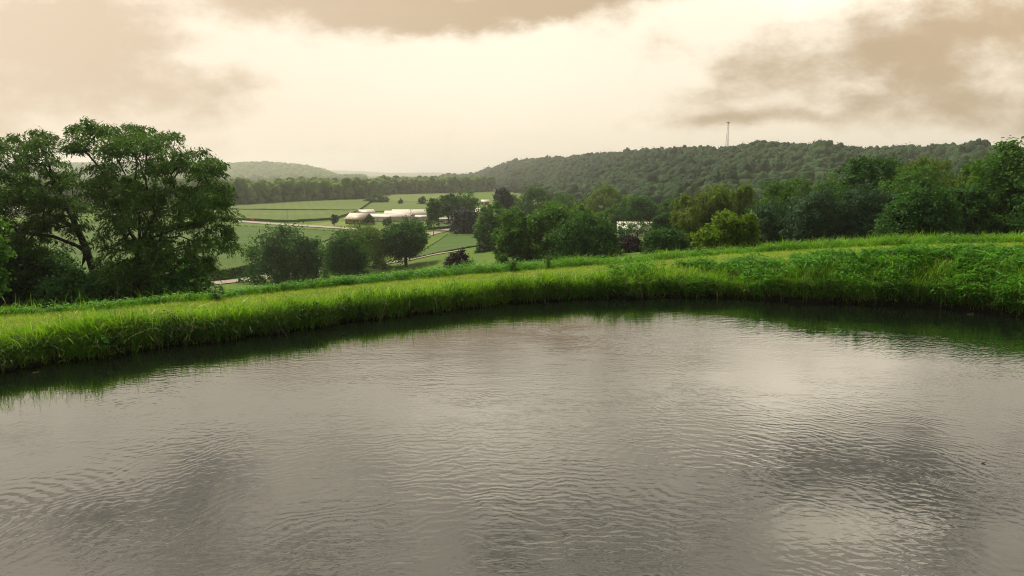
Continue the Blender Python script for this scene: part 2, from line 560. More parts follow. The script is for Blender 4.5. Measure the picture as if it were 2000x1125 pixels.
def crop_mat(name, c1, c2, c3, rows_dir, pitch):
    m, T = mat(name)
    tc = T.n('ShaderNodeTexCoord').outputs['Object']
    s = T.n('ShaderNodeSeparateXYZ', {0: tc})
    q = T.m('ADD', T.m('MULTIPLY', s.outputs[0], rows_dir[0]), T.m('MULTIPLY', s.outputs[1], rows_dir[1]))
    row = T.m('ABSOLUTE', T.m('SUBTRACT', T.m('FRACT', T.m('DIVIDE', q, pitch)), .5))
    nz = T.noise(tc, 1.4, 5.0)
    big = T.noise(tc, .022, 4.0)
    c = T.mix(T.rng(nz, .3, .7, 0, 1), c1, c2)
    c = T.mix(T.rng(big, .38, .66, 0, .75), c, c3)
    st = T.noise(T.comb(T.m('MULTIPLY', s.outputs[0], .012), T.m('MULTIPLY', s.outputs[1], .16), 0.0), 1.0, 5.0)
    c = T.mix(T.rng(st, .35, .65, 0, .5), c, tuple(v * .72 for v in c1))
    c = T.mix(T.m('MULTIPLY', row, .5), c, tuple(v * .55 for v in c1))
    p = T.n('ShaderNodeBsdfPrincipled', {'Base Color': c, 'Roughness': .9, 'Specular IOR Level': .15})
    b = T.n('ShaderNodeBump', {'Height': T.m('ADD', nz, row), 'Strength': 1.0, 'Distance': .14})
    T.put(p.inputs['Normal'], b.outputs[0])
    T.n('ShaderNodeOutputMaterial', {'Surface': p.outputs[0]})
    return m


M['corn'] = crop_mat('corn', (.036, .086, .009), (.062, .124, .013), (.084, .130, .017), (.25, .97), 3.0)
M['cornfar'] = crop_mat('far corn', (.058, .106, .013), (.092, .146, .019), (.118, .154, .025), (.9, .3), 6.0)
M['hay'] = crop_mat('hay field', (.085, .130, .024), (.118, .165, .030), (.14, .165, .036), (.3, .95), 6.0)
M['lawn'] = crop_mat('lawn', (.100, .150, .024), (.150, .195, .034), (.18, .20, .045), (.9, .1), 4.0)

# water
m, T = mat('pond water')
tc = T.n('ShaderNodeTexCoord').outputs['Object']
s = T.n('ShaderNodeSeparateXYZ', {0: tc})
x, y = s.outputs[0], s.outputs[1]
wn = T.noise(tc, .55, 3.0)
wn2 = T.noise(tc, 2.2, 3.0)


def rings(px, py, wl, reach, amp):
    c = at_z(px, py, 0)
    dx, dy = T.m('SUBTRACT', x, float(c[0])), T.m('SUBTRACT', y, float(c[1]))
    r = T.m('SQRT', T.m('ADD', T.m('MULTIPLY', dx, dx), T.m('MULTIPLY', dy, dy)))
    ph = T.m('ADD', T.m('MULTIPLY', r, 2 * math.pi / wl), T.m('ADD', T.m('MULTIPLY', wn, 12.0), T.m('MULTIPLY', wn2, 4.5)))
    fall = T.m('EXPONENT', T.m('MULTIPLY', T.m('DIVIDE', r, reach), -1.0))
    return T.m('MULTIPLY', T.m('MULTIPLY', T.m('SINE', ph), fall), amp)


fine = T.noise(T.comb(T.m('MULTIPLY', x, .24), y, 0.0), 8.0, 3.0, .5, .6)
med = T.noise(T.comb(T.m('MULTIPLY', x, .16), y, 3.0), 4.0, 3.0, .5, .5)
patchy = T.rng(T.noise(T.comb(T.m('MULTIPLY', x, .6), y, 5.0), .30, 4.0), .36, .66, .12, 1.15)
h = T.m('ADD', T.m('MULTIPLY', fine, .9), T.m('MULTIPLY', med, 1.1))
for a in ((-60, 1020, .22, 1.5, 1.1), (1390, 930, .26, 1.7, .5), (1950, 1080, .22, 1.3, .4)):
    h = T.m('ADD', h, rings(*a))
# long crests running round the middle of the pond
rc = T.m('SQRT', T.m('ADD', T.m('MULTIPLY', x, x), T.m('MULTIPLY', T.m('SUBTRACT', y, 3.0), T.m('SUBTRACT', y, 3.0))))
wn3 = T.noise(tc, .9, 4.0)
crest = T.m('SINE', T.m('ADD', T.m('MULTIPLY', rc, 2 * math.pi / .19), T.m('MULTIPLY', wn3, 44.0)))
h = T.m('ADD', h, T.m('MULTIPLY', crest, .16))
h = T.m('MULTIPLY', h, patchy)
edge = T.n('ShaderNodeAttribute', attribute_name='open').outputs['Fac']
h = T.m('MULTIPLY', h, T.rng(edge, 0.0, 1.0, .05, 1.0))
b = T.n('ShaderNodeBump', {'Height': h, 'Strength': 1.0, 'Distance': .0044})
p = T.n('ShaderNodeBsdfPrincipled', {'Base Color': (.004, .006, .004), 'Specular Tint': (1.0, .99, .94, 1.0), 'Roughness': .02, 'IOR': 2.25, 'Normal': b.outputs[0]})
T.n('ShaderNodeOutputMaterial', {'Surface': p.outputs[0]})
M['water'] = m

# ------------------------------------------------------------------ ground sheet and water
def build_ground():
    fine = np.radians(np.arange(-46, 46.01, .2))
    az = np.concatenate([np.radians(np.arange(-180, -46, 4.0)), fine, np.radians(np.arange(47, 180, 4.0))])
    n = len(az)
    rs, r1, r2 = r_shore(az), r_m1(az), r_m2(az)
    rows = [np.full(n, 2.0), rs - 3.2, rs - 1.5, rs - .6, rs - .1, rs, rs + .1, rs + .2]
    for t in (.12, .25, .4, .55, .7, .85, 1.0):
        rows.append(rs + .2 + (r1 - rs - .2) * t)
    for t in (.25, .5, .75, 1.0):
        rows.append(r1 + (r2 - r1) * t)
    for k in (.3, .6, .9, 1.2, 1.6, 2.4, 3.4, 5):
        rows.append(r2 + k)
    r0 = r2 + 5
    far = 90
    for i in range(1, far + 1):
        t = i / far
        rows.append(r0 * (11500 / r0) ** t)
    R = np.array(rows)
    X, Y = R * np.sin(az), R * np.cos(az)
    Z = ground_z(X, Y)
    V = np.stack([X, Y, Z], -1).reshape(-1, 3)
    nr = len(rows)
    i, j = np.meshgrid(np.arange(nr - 1), np.arange(n), indexing='ij')
    j2 = (j + 1) % n
    Q = np.stack([i * n + j, i * n + j2, (i + 1) * n + j2, (i + 1) * n + j], -1).reshape(-1, 4)
    cap = np.arange(n)[None, ::-1]
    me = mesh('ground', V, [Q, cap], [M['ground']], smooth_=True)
    u = np.tan(np.clip(az, -1.2, 1.2)) * F + 1000
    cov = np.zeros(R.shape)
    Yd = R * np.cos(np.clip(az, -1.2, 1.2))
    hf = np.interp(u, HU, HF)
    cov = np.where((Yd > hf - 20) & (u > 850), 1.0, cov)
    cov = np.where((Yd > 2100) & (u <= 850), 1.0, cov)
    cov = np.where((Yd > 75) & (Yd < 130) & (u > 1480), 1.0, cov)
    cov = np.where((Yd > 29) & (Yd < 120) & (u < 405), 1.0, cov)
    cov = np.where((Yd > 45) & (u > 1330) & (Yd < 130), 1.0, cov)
    cov = np.where((R < rs + .3), 2.0, cov)
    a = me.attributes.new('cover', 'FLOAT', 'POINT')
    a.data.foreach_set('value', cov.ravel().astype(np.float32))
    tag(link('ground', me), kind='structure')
    # pond
    rr = rs + .12
    fr = np.array([.15, .4, .6, .7, .76, .82, .88, .93, .97, 1.0])
    RR = rr[None] * fr[:, None]
    V = np.concatenate([[[0, 0, 0]], np.stack([RR * np.sin(az), RR * np.cos(az), 0 * RR], -1).reshape(-1, 3)])
    k = np.arange(n)
    T3 = np.stack([np.zeros(n, int), 1 + (k + 1) % n, 1 + k], 1)
    i, j = np.meshgrid(np.arange(len(fr) - 1), np.arange(n), indexing='ij')
    j2 = (j + 1) % n
    Q = 1 + np.stack([i * n + j, i * n + j2, (i + 1) * n + j2, (i + 1) * n + j], -1).reshape(-1, 4)
    me = mesh('water', V, [T3, Q], [M['water']])
    op = np.concatenate([[1.0], (np.clip((rr[None] - RR) / 5.5, 0, 1) ** 1.3).ravel()])
    at = me.attributes.new('open', 'FLOAT', 'POINT')
    at.data.foreach_set('value', op.astype(np.float32))
    tag(link('water', me), kind='structure')


build_ground()


def patch(name, corners, h, matl, nx=24, ny=24, kind='stuff', label=None, skirts=True, cards=0, cs=.6):
    """a crop standing h metres tall over a four cornered field (world xy corners)"""
    c = [np.asarray(p[:2], float) for p in corners]
    u, v = np.meshgrid(np.linspace(0, 1, nx + 1), np.linspace(0, 1, ny + 1), indexing='ij')
    P = (c[0] * ((1 - u) * (1 - v))[..., None] + c[1] * (u * (1 - v))[..., None] + c[2] * (u * v)[..., None] + c[3] * ((1 - u) * v)[..., None])
    rg = np.random.default_rng(len(name) * 7 + nx)
    gz = ground_z(P[..., 0], P[..., 1])
    Z = gz + h + rg.normal(0, .06 * h, gz.shape)
    V = np.concatenate([P, Z[..., None]], -1).reshape(-1, 3)
    W = ny + 1
    i, j = np.meshgrid(np.arange(nx), np.arange(ny), indexing='ij')
    Q = np.stack([i * W + j, (i + 1) * W + j, (i + 1) * W + j + 1, i * W + j + 1], -1).reshape(-1, 4)
    border = [i * W for i in range(nx + 1)] + [nx * W + j for j in range(1, ny + 1)] + [i * W + ny for i in range(nx - 1, -1, -1)] + [j for j in range(ny - 1, 0, -1)]
    nb = len(border)
    B = V[border].copy()
    B[:, 2] = ground_z(B[:, 0], B[:, 1]) - .1
    base = len(V)
    V2 = np.concatenate([V, B])
    S = np.array([[border[k], border[(k + 1) % nb], base + (k + 1) % nb, base + k] for k in range(nb)])
    faces = [np.concatenate([Q, S])]
    if cards:
        uu, vv = rg.random(cards), rg.random(cards)
        e = rg.random(cards) < 2        # ragged leaves along the borders
        sd = rg.integers(0, 4, cards)
        uu = np.where(e & (sd == 0), rg.random(cards) * .004, np.where(e & (sd == 1), 1 - rg.random(cards) * .004, uu))
        vv = np.where(e & (sd == 2), rg.random(cards) * .004, np.where(e & (sd == 3), 1 - rg.random(cards) * .004, vv))
        pp = (c[0] * ((1 - uu) * (1 - vv))[:, None] + c[1] * (uu * (1 - vv))[:, None] + c[2] * (uu * vv)[:, None] + c[3] * ((1 - uu) * vv)[:, None])
        zz = ground_z(pp[:, 0], pp[:, 1]) + h * np.where(e, rg.uniform(.3, 1.15, cards), rg.uniform(.95, 1.15, cards))
        q = np.concatenate([pp, zz[:, None]], 1)
        d1, d2 = rg.normal(0, 1, (cards, 3)), rg.normal(0, 1, (cards, 3))
        d1[:, 2] = np.abs(d1[:, 2]) * 1.3
        d1 *= cs / np.linalg.norm(d1, axis=1)[:, None]
        d2 *= cs * .35 / np.linalg.norm(d2, axis=1)[:, None]
        cv = np.stack([q - d1 * .5, q + d2, q + d1 * .6, q - d2], 1).reshape(-1, 3)
        n0 = len(V2)
        fm = None
        V2 = np.concatenate([V2, cv])
        faces = [np.concatenate([faces[0], n0 + np.arange(cards * 4).reshape(-1, 4)])]
    o = link(name, mesh(name, V2, faces, [matl]))
    return tag(o, label, None, None, kind)


def gp(px, py, z=-20.0):
    return at_z(px, py, z)


# fields of the valley floor
tag(patch('corn_crop', [gp(380, 563), gp(505, 533), gp(690, 464), gp(380, 446)], 2.2, M['corn'], 60, 80, cards=9000, cs=.5),
    'dark green corn standing in the near field below the pond', 'crop')
tag(patch('corn_crop', [gp(-150, 562), gp(377, 564), gp(377, 446), gp(-150, 434)], 1.6, M['corn'], 30, 40, cards=3000, cs=.5),
    'corn seen through gaps below the branches of the locust trees', 'crop')
tag(patch('corn_crop', [gp(505, 533), gp(745, 500), gp(745, 466), gp(690, 464)], 2.2, M['corn'], 30, 30),
    'corn between the near trees and the white sheds', 'crop')
tag(patch('corn_crop', [gp(150, 415), gp(561, 434.8), gp(561, 414.2), gp(150, 408.7)], 1.3, M['cornfar'], 60, 40),
    'corn beyond the pale road, behind the orange sign', 'crop')
tag(patch('corn_crop', [gp(561, 434.8), gp(652, 429.5), gp(700, 414.4), gp(561, 414.2)], 1.3, M['cornfar'], 40, 40),
    'corn with a dark edge left of the brick house', 'crop')
tag(patch('corn_crop', [gp(150, 408), gp(700, 413.5), gp(730, 391), gp(150, 404)], 1.3, M['cornfar'], 60, 40),
    'corn reaching to the far wood', 'crop')
tag(patch('hay_crop', [gp(702, 413.5), gp(870, 413), gp(905, 398.5), gp(732, 392)], .5, M['cornfar'], 24, 20),
    'olive field behind the white sheds', 'crop')
tag(patch('hay_crop', [gp(700, 391.5), gp(905, 397.5), gp(905, 377.5), gp(745, 380)], .4, M['hay'], 24, 20),
    'pale green hay field in front of the far wood', 'crop')
tag(patch('hay_crop', [gp(805, 513), gp(950, 487, -19), gp(1000, 462, -19), gp(872, 462)], .35, M['corn'], 24, 24, cards=2500, cs=.4),
    'green crop between the gravel lane and the meadow slope', 'crop')
tag(patch('corn_crop', [gp(832, 450), gp(884, 446), gp(884, 437.5), gp(838, 437)], .9, M['corn'], 12, 12, cards=2500, cs=.6),
    'green garden crop in front of the white trailer', 'crop')
tag(patch('lawn', [gp(566, 440.5), gp(700, 449), gp(700, 434), gp(655, 431)], .06, M['lawn'], 12, 12),
    None, None, None, 'structure')


def road(name, pts, w, matl, dz=.12):
    P = np.array([p[:2] for p in pts])
    seg = np.linalg.norm(np.diff(P, axis=0), axis=1)
    t = np.concatenate([[0], np.cumsum(seg)])
    tt = np.linspace(0, t[-1], max(20, int(t[-1] / 4)))
    Q = np.stack([np.interp(tt, t, P[:, 0]), np.interp(tt, t, P[:, 1])], 1)
    for _ in range(6):
        Q[1:-1] = (Q[:-2] + 2 * Q[1:-1] + Q[2:]) / 4
    d = np.gradient(Q, axis=0)
    d /= np.linalg.norm(d, axis=1)[:, None]
    nrm = np.stack([-d[:, 1], d[:, 0]], 1)
    w = np.interp(tt / t[-1], [0, .33, .45, 1], [w[0], w[0], w[1], w[1]])[:, None] if isinstance(w, tuple) else w
    L, R_ = Q + nrm * w / 2, Q - nrm * w / 2
    V = []
    for A in (L, R_):
        V.append(np.concatenate([A, (ground_z(A[:, 0], A[:, 1]) + dz)[:, None]], 1))
    n = len(Q)
    k = np.arange(n - 1)
    Qd = np.stack([k, n + k, n + k + 1, k + 1], 1)
    return tag(link(name, mesh(name, np.concatenate(V), [Qd], [matl])), kind='structure')


road('road', [gp(200, 418), gp(380, 426), gp(438, 430.2), gp(500, 435.2), gp(560, 439.5), gp(620, 443), gp(700, 448), gp(745, 451)], 6.5, M['asphalt'], .25)
road('gravel_lane', [gp(330, 590), gp(400, 570), gp(436, 559), gp(490, 545.5), gp(560, 536), gp(640, 531), gp(740, 523), gp(790, 516), gp(850, 505.5), gp(910, 498, -19)], (7.0, 3.0), M['gravel'], .2)
road('driveway', [gp(745, 500), gp(790, 478), gp(832, 459.5), gp(858, 453.5), gp(886, 448), gp(915, 444), gp(945, 438)], 6.0, M['gravel'], .2)

# ------------------------------------------------------------------ foliage
def cards_from(C, Nrm, size, rg, aspect=.55, along=None):
    """diamond leaf cards at C facing roughly Nrm"""
    n = len(C)
    size = np.broadcast_to(np.asarray(size, float), (n,))
    if along is None:
        along = rg.normal(0, 1, (n, 3))
    a = along - Nrm * np.sum(along * Nrm, 1)[:, None]
    a /= np.linalg.norm(a, axis=1)[:, None] + 1e-9
    b = np.cross(Nrm, a)
    L, W = size[:, None], size[:, None] * aspect
    V = np.stack([C - a * L * .5, C - b * W * .5 + Nrm * W * .12, C + a * L * .5, C + b * W * .5 + Nrm * W * .12], 1)
    return V.reshape(-1, 3)


def unit(v):
    return v / (np.linalg.norm(v, axis=-1, keepdims=True) + 1e-9)


def crown_cards(w, h, rg, n, size, kind='round', bot=.06):
    """leaf cards of a crown w wide and h tall, standing on z=0"""
    zc, hh = h * (1 + bot) / 2, h * (1 - bot) / 2
    if kind in ('conifer',):
        t = rg.random(n) ** .7
        th = rg.random(n) * 2 * math.pi
        tier = .82 + .18 * np.sin(t * 34 + rg.random() * 6)
        lump = 1 + .16 * np.sin(th * 5 + t * 11) + .1 * np.sin(th * 9 - t * 23)
        rr = (w / 2) * (1 - (1 - t) ** 1.0 * 1.0) * tier * lump * rg.uniform(.72, 1.05, n)
        z = h - (h * (1 - bot)) * t
        C = np.stack([rr * np.cos(th), rr * np.sin(th), z], 1)
        N = unit(np.stack([np.cos(th), np.sin(th), np.full(n, .35)], 1) + rg.normal(0, .5, (n, 3)))
        al = np.stack([np.cos(th), np.sin(th), np.full(n, -.45)], 1) + rg.normal(0, .3, (n, 3))
        return C, N, al
    nl = {'column': 10, 'round': 15, 'willow': 18, 'bush': 12, 'pine': 16}.get(kind, 15)
    lr = {'column': .36, 'round': .25, 'willow': .20, 'bush': .27, 'pine': .22}.get(kind, .25) * w
    Lc = []
    tries = 0
    while len(Lc) < nl and tries < 4000:
        tries += 1
        p = rg.uniform(-1, 1, 3)
        if np.linalg.norm(p) > 1:
            continue
        if kind in ('round', 'willow', 'pine') and np.linalg.norm(p) < .35:
            continue
        if rg.random() < .75:
            p = p / (np.linalg.norm(p) + 1e-6) * rg.uniform(.85, 1.0)
        k = max(0.0, 1 - lr / (w / 2))
        q = np.array([p[0] * w / 2 * k, p[1] * w / 2 * k, zc + p[2] * max(hh - lr * .95, .1)])
        Lc.append(q)
    if bot <= .03:
        for q in range(nl // 2):
            th0 = (q + rg.random() * .6) * 2 * math.pi / (nl // 2)
            k = max(0.0, w / 2 - lr * .9)
            Lc.append(np.array([math.cos(th0) * k * .92, math.sin(th0) * k * .92, min(lr * rg.uniform(.35, .9), .4 * h)]))
    Lc = np.array(Lc)
    # keep the tops of the envelope reached
    Lc[0] = [rg.normal(0, .05 * w), rg.normal(0, .05 * w), zc + hh - lr]
    Lr = lr * rg.uniform(.55, 1.3, len(Lc))
    ns = max(90, n // 30)
    li = rg.integers(0, len(Lc), ns)
    D = unit(rg.normal(0, 1, (ns, 3)) + [0, 0, .25])
    S = Lc[li] + D * (Lr[li] * np.where(rg.random(ns) < .22, rg.uniform(1.1, 1.34, ns), rg.uniform(.72, 1.12, ns)))[:, None] * [1, 1, .9]
    dist = np.min(np.linalg.norm(S[:, None] - Lc[None], axis=2) / Lr[None], axis=1)
    keep = dist > .55
    S, D, li = S[keep], D[keep], li[keep]
    si = rg.integers(0, len(S), n)
    sig = lr * (.18 if n > 6000 else .24)
    C = S[si] + rg.normal(0, sig, (n, 3)) * [1, 1, .75]
    N = unit(D[si] * .7 + rg.normal(0, .65, (n, 3)) + [0, 0, .35])
    al = None
    if kind == 'willow':
        al = rg.normal(0, .35, (n, 3)) + [0, 0, -1.0] + D[si] * .5
        C = C + np.stack([0 * C[:, 0], 0 * C[:, 0], -rg.random(n) * lr * .35], 1)
    if kind == 'pine':
        al = D[si] * .8 + rg.normal(0, .35, (n, 3)) + [0, 0, .7]
    if bot <= .03:
        C[:, 2] -= .10 * h * (1 - C[:, 2] / h)
    else:
        C[:, 2] = np.maximum(C[:, 2], .02 * h)
    return C, N, al


NTREE = [0]


def tree(name, label, px, Y, wpx, top, kind='round', leaf='mid', n=6000, size=.5, bot=.06, cat='tree', group=None, trunk=True, zbase=None, aspect=.55):
    NTREE[0] += 1
    n, size = int(n * 1.6), size * 1.18
    rg = np.random.default_rng(1000 + NTREE[0] * 17)
    # position on the ground at depth Y along the column of the photograph
    mid = at_y(px, (top + 450) / 2, Y)
    x = mid[0]
    zb = float(ground_z(x, Y)) if zbase is None else zbase
    zt = at_y(px, top, Y)[2]
    h = max(zt - zb, .6)
    w = wpx * Y / F * (1.05 if kind in ('round', 'bush', 'pine', 'willow') else 1.0)
    root = empty(name, (x, Y, zb - .03), label, cat, group, rz=0.0)
    C, N, al = crown_cards(w, h, rg, n, size, kind, bot)
    V = cards_from(C, N, size * rg.uniform(.6, 1.3, n), rg, aspect, al)
    link('crown', mesh('crown', V, [np.arange(n * 4).reshape(-1, 4)], [M[leaf]]), root)
    tb = MB()
    tr = max(.035 * w, .05)
    top_h = h * (.8 if kind in ('conifer', 'column') else .55)
    bend = rg.normal(0, .02 * h, 2)
    tb.tube([(0, 0, -.3), (bend[0] * .4, bend[1] * .4, top_h * .4), (bend[0], bend[1], top_h)], [tr, tr * .75, tr * .3], 8)
    if kind != 'conifer':
        for k in range(6):
            th = k * 1.05 + rg.random()
            z0 = h * rg.uniform(.18, .45)
            e = np.array([math.cos(th) * w * .3, math.sin(th) * w * .3, z0 + h * rg.uniform(.15, .35)])
            s0 = np.array([bend[0] * .5, bend[1] * .5, z0])
            md = (s0 + e) / 2 + [0, 0, -.04 * h]
            tb.tube([s0, md, e], [tr * .45, tr * .3, tr * .1], 6)
    tb.build('trunk', M['bark'], root, True)
    return root


# --- trees of the slope right behind the pond
B = 'trees along the lane below the pond'
tree('broadleaf_tree', 'dark bushy tree, leftmost of the trees along the lane, hiding the lane', 548, 150, 132, 448, 'bush', 'dark', 9000, .55, .02, group=B)
tree('broadleaf_tree', 'lower dark tree grown into the right side of the bushy lane tree', 604, 148, 74, 466, 'bush', 'dark', 6000, .5, .02, group=B)
tree('columnar_tree', 'small dark egg shaped tree standing in front of a larger paler tree', 671, 138, 78, 462, 'column', 'dark', 6500, .45, .04, group=B)
tree('broadleaf_tree', 'rounded tree behind the dark egg shaped tree', 693, 172, 120, 436, 'round', 'olive', 8000, .5, .03, group=B)
tree('broadleaf_tree', 'narrow loose tree at the right shoulder of the rounded lane tree', 733, 180, 44, 448, 'round', 'mid', 4000, .5, .04, group=B)
tree('broadleaf_tree', 'dark globe shaped tree with a short bare trunk beside the gravel lane', 791, 178, 94, 430, 'round', 'dark', 13000, .5, .08, group=B)
tree('maroon_bush', 'maroon leaved bush on the slope left of the bright meadow', 893, 108, 48, 489, 'bush', 'maroon', 3500, .3, .0, 'bush')
G = 'trees on the slope in the middle'
tree('broadleaf_tree', 'mid green tree behind the meadow, right of the dark spruce', 964, 190, 66, 398, 'round', 'mid', 6000, .55, .04, group=G)
tree('broadleaf_tree', 'low tree with bluish leaves below the mid green tree by the meadow', 950, 185, 44, 428, 'bush', 'dark', 4000, .5, .02, group=G)
tree('broadleaf_tree', 'dark tree with a sunlit top at the right edge of the bright meadow', 1010, 108, 80, 414, 'round', 'mid', 8000, .42, .02, group=G)
tree('broadleaf_tree', 'tall broad dome shaped tree, largest in the middle of the slope', 1086, 106, 128, 399, 'round', 'mid', 11000, .45, .02, group=G)
tree('broadleaf_tree', 'paler tree leaning out of the right side of the dome shaped tree', 1134, 113, 84, 404, 'round', 'olive', 6000, .45, .04, group=G)
tree('broadleaf_tree', 'wide low very dark tree left of the maroon bush and shed', 1143, 98, 112, 428, 'bush', 'dark', 11000, .36, .0, group=G)
tree('broadleaf_tree', 'small mid green tree peeping out between the dark tree and the shed', 1165, 140, 50, 418, 'round', 'mid', 3500, .45, .04, group=G)
tree('maroon_bush', 'dark purple bush on the slope below the white shed', 1229, 104, 54, 468, 'bush', 'maroon', 5000, .28, .0, 'bush')
tree('leafy_bush', 'round dark green bush right of the purple bush', 1303, 95, 78, 459, 'bush', 'dark', 8000, .32, .0, 'bush')
tree('broadleaf_tree', 'slim dark tree covering the right end of the white shed', 1297, 150, 56, 420, 'round', 'dark', 5500, .42, .04, group=G)
Hh = 'small trees in front of the white shed'
tree('young_tree', 'small dark tree with thin trunk in front of the door of the white shed', 1219, 160, 30, 434, 'round', 'dark', 330, .36, .38, group=Hh)
tree('young_tree', 'small dark forked tree before the middle of the white shed', 1245, 158, 42, 433, 'round', 'dark', 430, .36, .36, group=Hh)
tree('young_tree', 'small dark tree before the right part of the white shed', 1268, 162, 34, 434, 'round', 'dark', 300, .36, .34, group=Hh)
# --- middle distance
E = 'trees at the foot of the wooded hill'
tree('tall_conifer', 'tall dark conifer at the foot of the hazy hill', 981, 330, 42, 364, 'column', 'spruce', 5000, .9, .04, group=E)
tree('broadleaf_tree', 'light green round tree just right of the tall dark conifer', 1004, 335, 30, 383, 'round', 'lime', 2500, .8, .04, group=E)
tree('broadleaf_tree', 'dark broad tree above the dome shaped slope tree', 1048, 300, 92, 371, 'round', 'dark', 7000, .8, .03, group=E)
tree('broadleaf_tree', 'mid green tree between two dark trees under the hill', 1108, 320, 66, 378, 'round', 'mid', 5000, .85, .03, group=E)
tree('broadleaf_tree', 'olive topped large tree up the slope from the white shed', 1188, 290, 84, 363, 'round', 'olive', 7000, .8, .03, group=E)
tree('broadleaf_tree', 'dark tree left of the olive topped large tree', 1142, 300, 60, 386, 'round', 'dark', 5000, .8, .03, group=E)
tree('broadleaf_tree', 'dark tree standing right behind the white shed', 1250, 215, 82, 388, 'round', 'dark', 7000, .65, .03, group=E)
tree('broadleaf_tree', 'bluish dark tree behind the right end of the shed', 1308, 230, 74, 392, 'round', 'dark', 6000, .65, .03, group=E)
tree('broadleaf_tree', 'dark tree squeezed between the shed and the olive topped tree', 1212, 225, 62, 398, 'round', 'mid', 5000, .65, .03, group=E)
V_ = 'trees around the white farm buildings'
tree('poplar_tree', 'narrow upright tree right beside the long white sheds', 847, 300, 24, 387, 'column', 'mid', 3000, .8, .05, group=V_)
tree('broadleaf_tree', 'dark round tree behind the white trailer', 876, 335, 50, 379, 'round', 'dark', 5000, .85, .04, group=V_)
tree('broadleaf_tree', 'taller loose tree right of the dark round tree behind the trailer', 910, 345, 46, 372, 'round', 'mid', 3500, .8, .06, group=V_)
tree('dark_spruce', 'squat blackish spruce standing alone at the end of the driveway', 906, 285, 48, 410, 'column', 'spruce', 7000, .7, .03, group=V_)
tree('broadleaf_tree', 'tiny dark tree on the lawn left of the brick house', 653, 327, 14, 420, 'round', 'dark', 1200, .6, .12, group=V_)
tree('leafy_bush', 'round bush at the left end of the long white shed', 722, 336, 15, 420, 'bush', 'dark', 1200, .6, .02, 'bush', V_)
tree('leafy_bush', 'low bush against the wall of the long white shed', 757, 334, 18, 427, 'bush', 'dark', 800, .6, .0, 'bush', V_)
Ff = 'bushes at the edge of the far field'
tree('leafy_bush', 'largest bush at the edge of the far hay field', 734, 588, 26, 382, 'bush', 'dark', 1500, 1.1, .0, 'bush', Ff)
tree('leafy_bush', 'low bush left of the largest bush in the far field', 719, 590, 14, 388, 'bush', 'dark', 700, 1.0, .0, 'bush', Ff)
tree('leafy_bush', 'light green bush right of the largest bush in the far field', 753, 588, 15, 385, 'bush', 'mid', 800, 1.0, .0, 'bush', Ff)
tree('leafy_bush', 'tiny lone bush in the middle of the far field', 783, 560, 10, 388, 'bush', 'dark', 500, .9, .0, 'bush', Ff)
tree('broadleaf_tree', 'small round lone tree in the far field above the long sheds', 825, 555, 15, 383, 'round', 'dark', 900, 1.0, .02, group=Ff)
# --- wood on the right
R_ = 'trees of the wood behind the right bank'
tree('willow_tree', 'pale feathery tree at the left end of the right hand wood', 1345, 105, 74, 378, 'willow', 'willow', 9000, .42, .02, group=R_, aspect=.35)
tree('willow_tree', 'pale feathery tree with a rounded top behind the yellow green tree', 1392, 98, 112, 358, 'willow', 'willow', 14000, .42, .02, group=R_, aspect=.35)
tree('willow_tree', 'feathery olive tree in the low dip of the wood', 1452, 112, 96, 356, 'willow', 'olive', 11000, .42, .02, group=R_, aspect=.35)
tree('broadleaf_tree', 'rounded yellow green tree, brightest and widest of the yellow green ones before the wood', 1420, 62, 84, 408, 'round', 'lime', 9000, .22, .0, group=R_)
tree('broadleaf_tree', 'slimmer yellow green tree grown into the right side of the brightest tree', 1462, 61, 46, 417, 'column', 'lime', 5000, .22, .0, group=R_)
tree('leafy_bush', 'yellow green low bush at the left foot of the brightest tree', 1384, 63, 56, 438, 'bush', 'lime', 5000, .24, .0, 'bush')
tree('broadleaf_tree', 'broad soft green tree with even rounded top in the middle of the wood', 1535, 106, 132, 343, 'willow', 'mid', 15000, .42, .02, group=R_, aspect=.4)
tree('broadleaf_tree', 'soft green tree right of the broad even topped tree', 1610, 112, 104, 348, 'willow', 'mid', 11000, .42, .02, group=R_, aspect=.4)
tree('pine_tree', 'blue green pine in the front row below the broad soft tree', 1588, 80, 118, 372, 'pine', 'pine', 13000, .36, .02, group=R_, aspect=.25)
tree('pine_tree', 'blue green pine with spiky top left of the tall dark trees', 1690, 78, 104, 366, 'pine', 'pine', 12000, .36, .02, group=R_, aspect=.25)
tree('pine_tree', 'dusky low pine behind the right side of the yellow green tree', 1506, 84, 96, 396, 'pine', 'pine', 9000, .36, .02, group=R_, aspect=.25)
tree('broadleaf_tree', 'tall dark tree, left one of the two highest inside the wood', 1700, 92, 118, 309, 'round', 'dark', 13000, .36, .02, group=R_)
tree('willow_tree', 'feathery topped tree rising behind the dark leafy trees', 1788, 104, 110, 303, 'willow', 'willow', 11000, .42, .02, group=R_, aspect=.35)
tree('willow_tree', 'second feathery top just right of the higher feathery one', 1836, 106, 72, 312, 'willow', 'olive', 7000, .42, .02, group=R_, aspect=.35)
tree('broadleaf_tree', 'dark leafy tree in front of the feathery topped trees', 1778, 84, 136, 334, 'round', 'mid', 14000, .34, .02, group=R_)
tree('broadleaf_tree', 'low dark tree at the foot of the wood behind the weedy crest', 1790, 66, 128, 372, 'bush', 'dark', 13000, .3, .0, group=R_)
tree('broadleaf_tree', 'dark tree filling the gap before the rightmost big tree', 1878, 70, 100, 368, 'bush', 'dark', 11000, .3, .0, group=R_)
tree('broadleaf_tree', 'paler round topped tree leaning on the rightmost big tree', 1916, 86, 92, 311, 'round', 'olive', 9000, .36, .02, group=R_)
tree('broadleaf_tree', 'big dark tree at the right edge of the photo', 1975, 72, 150, 284, 'round', 'mid', 17000, .32, .02, group=R_)
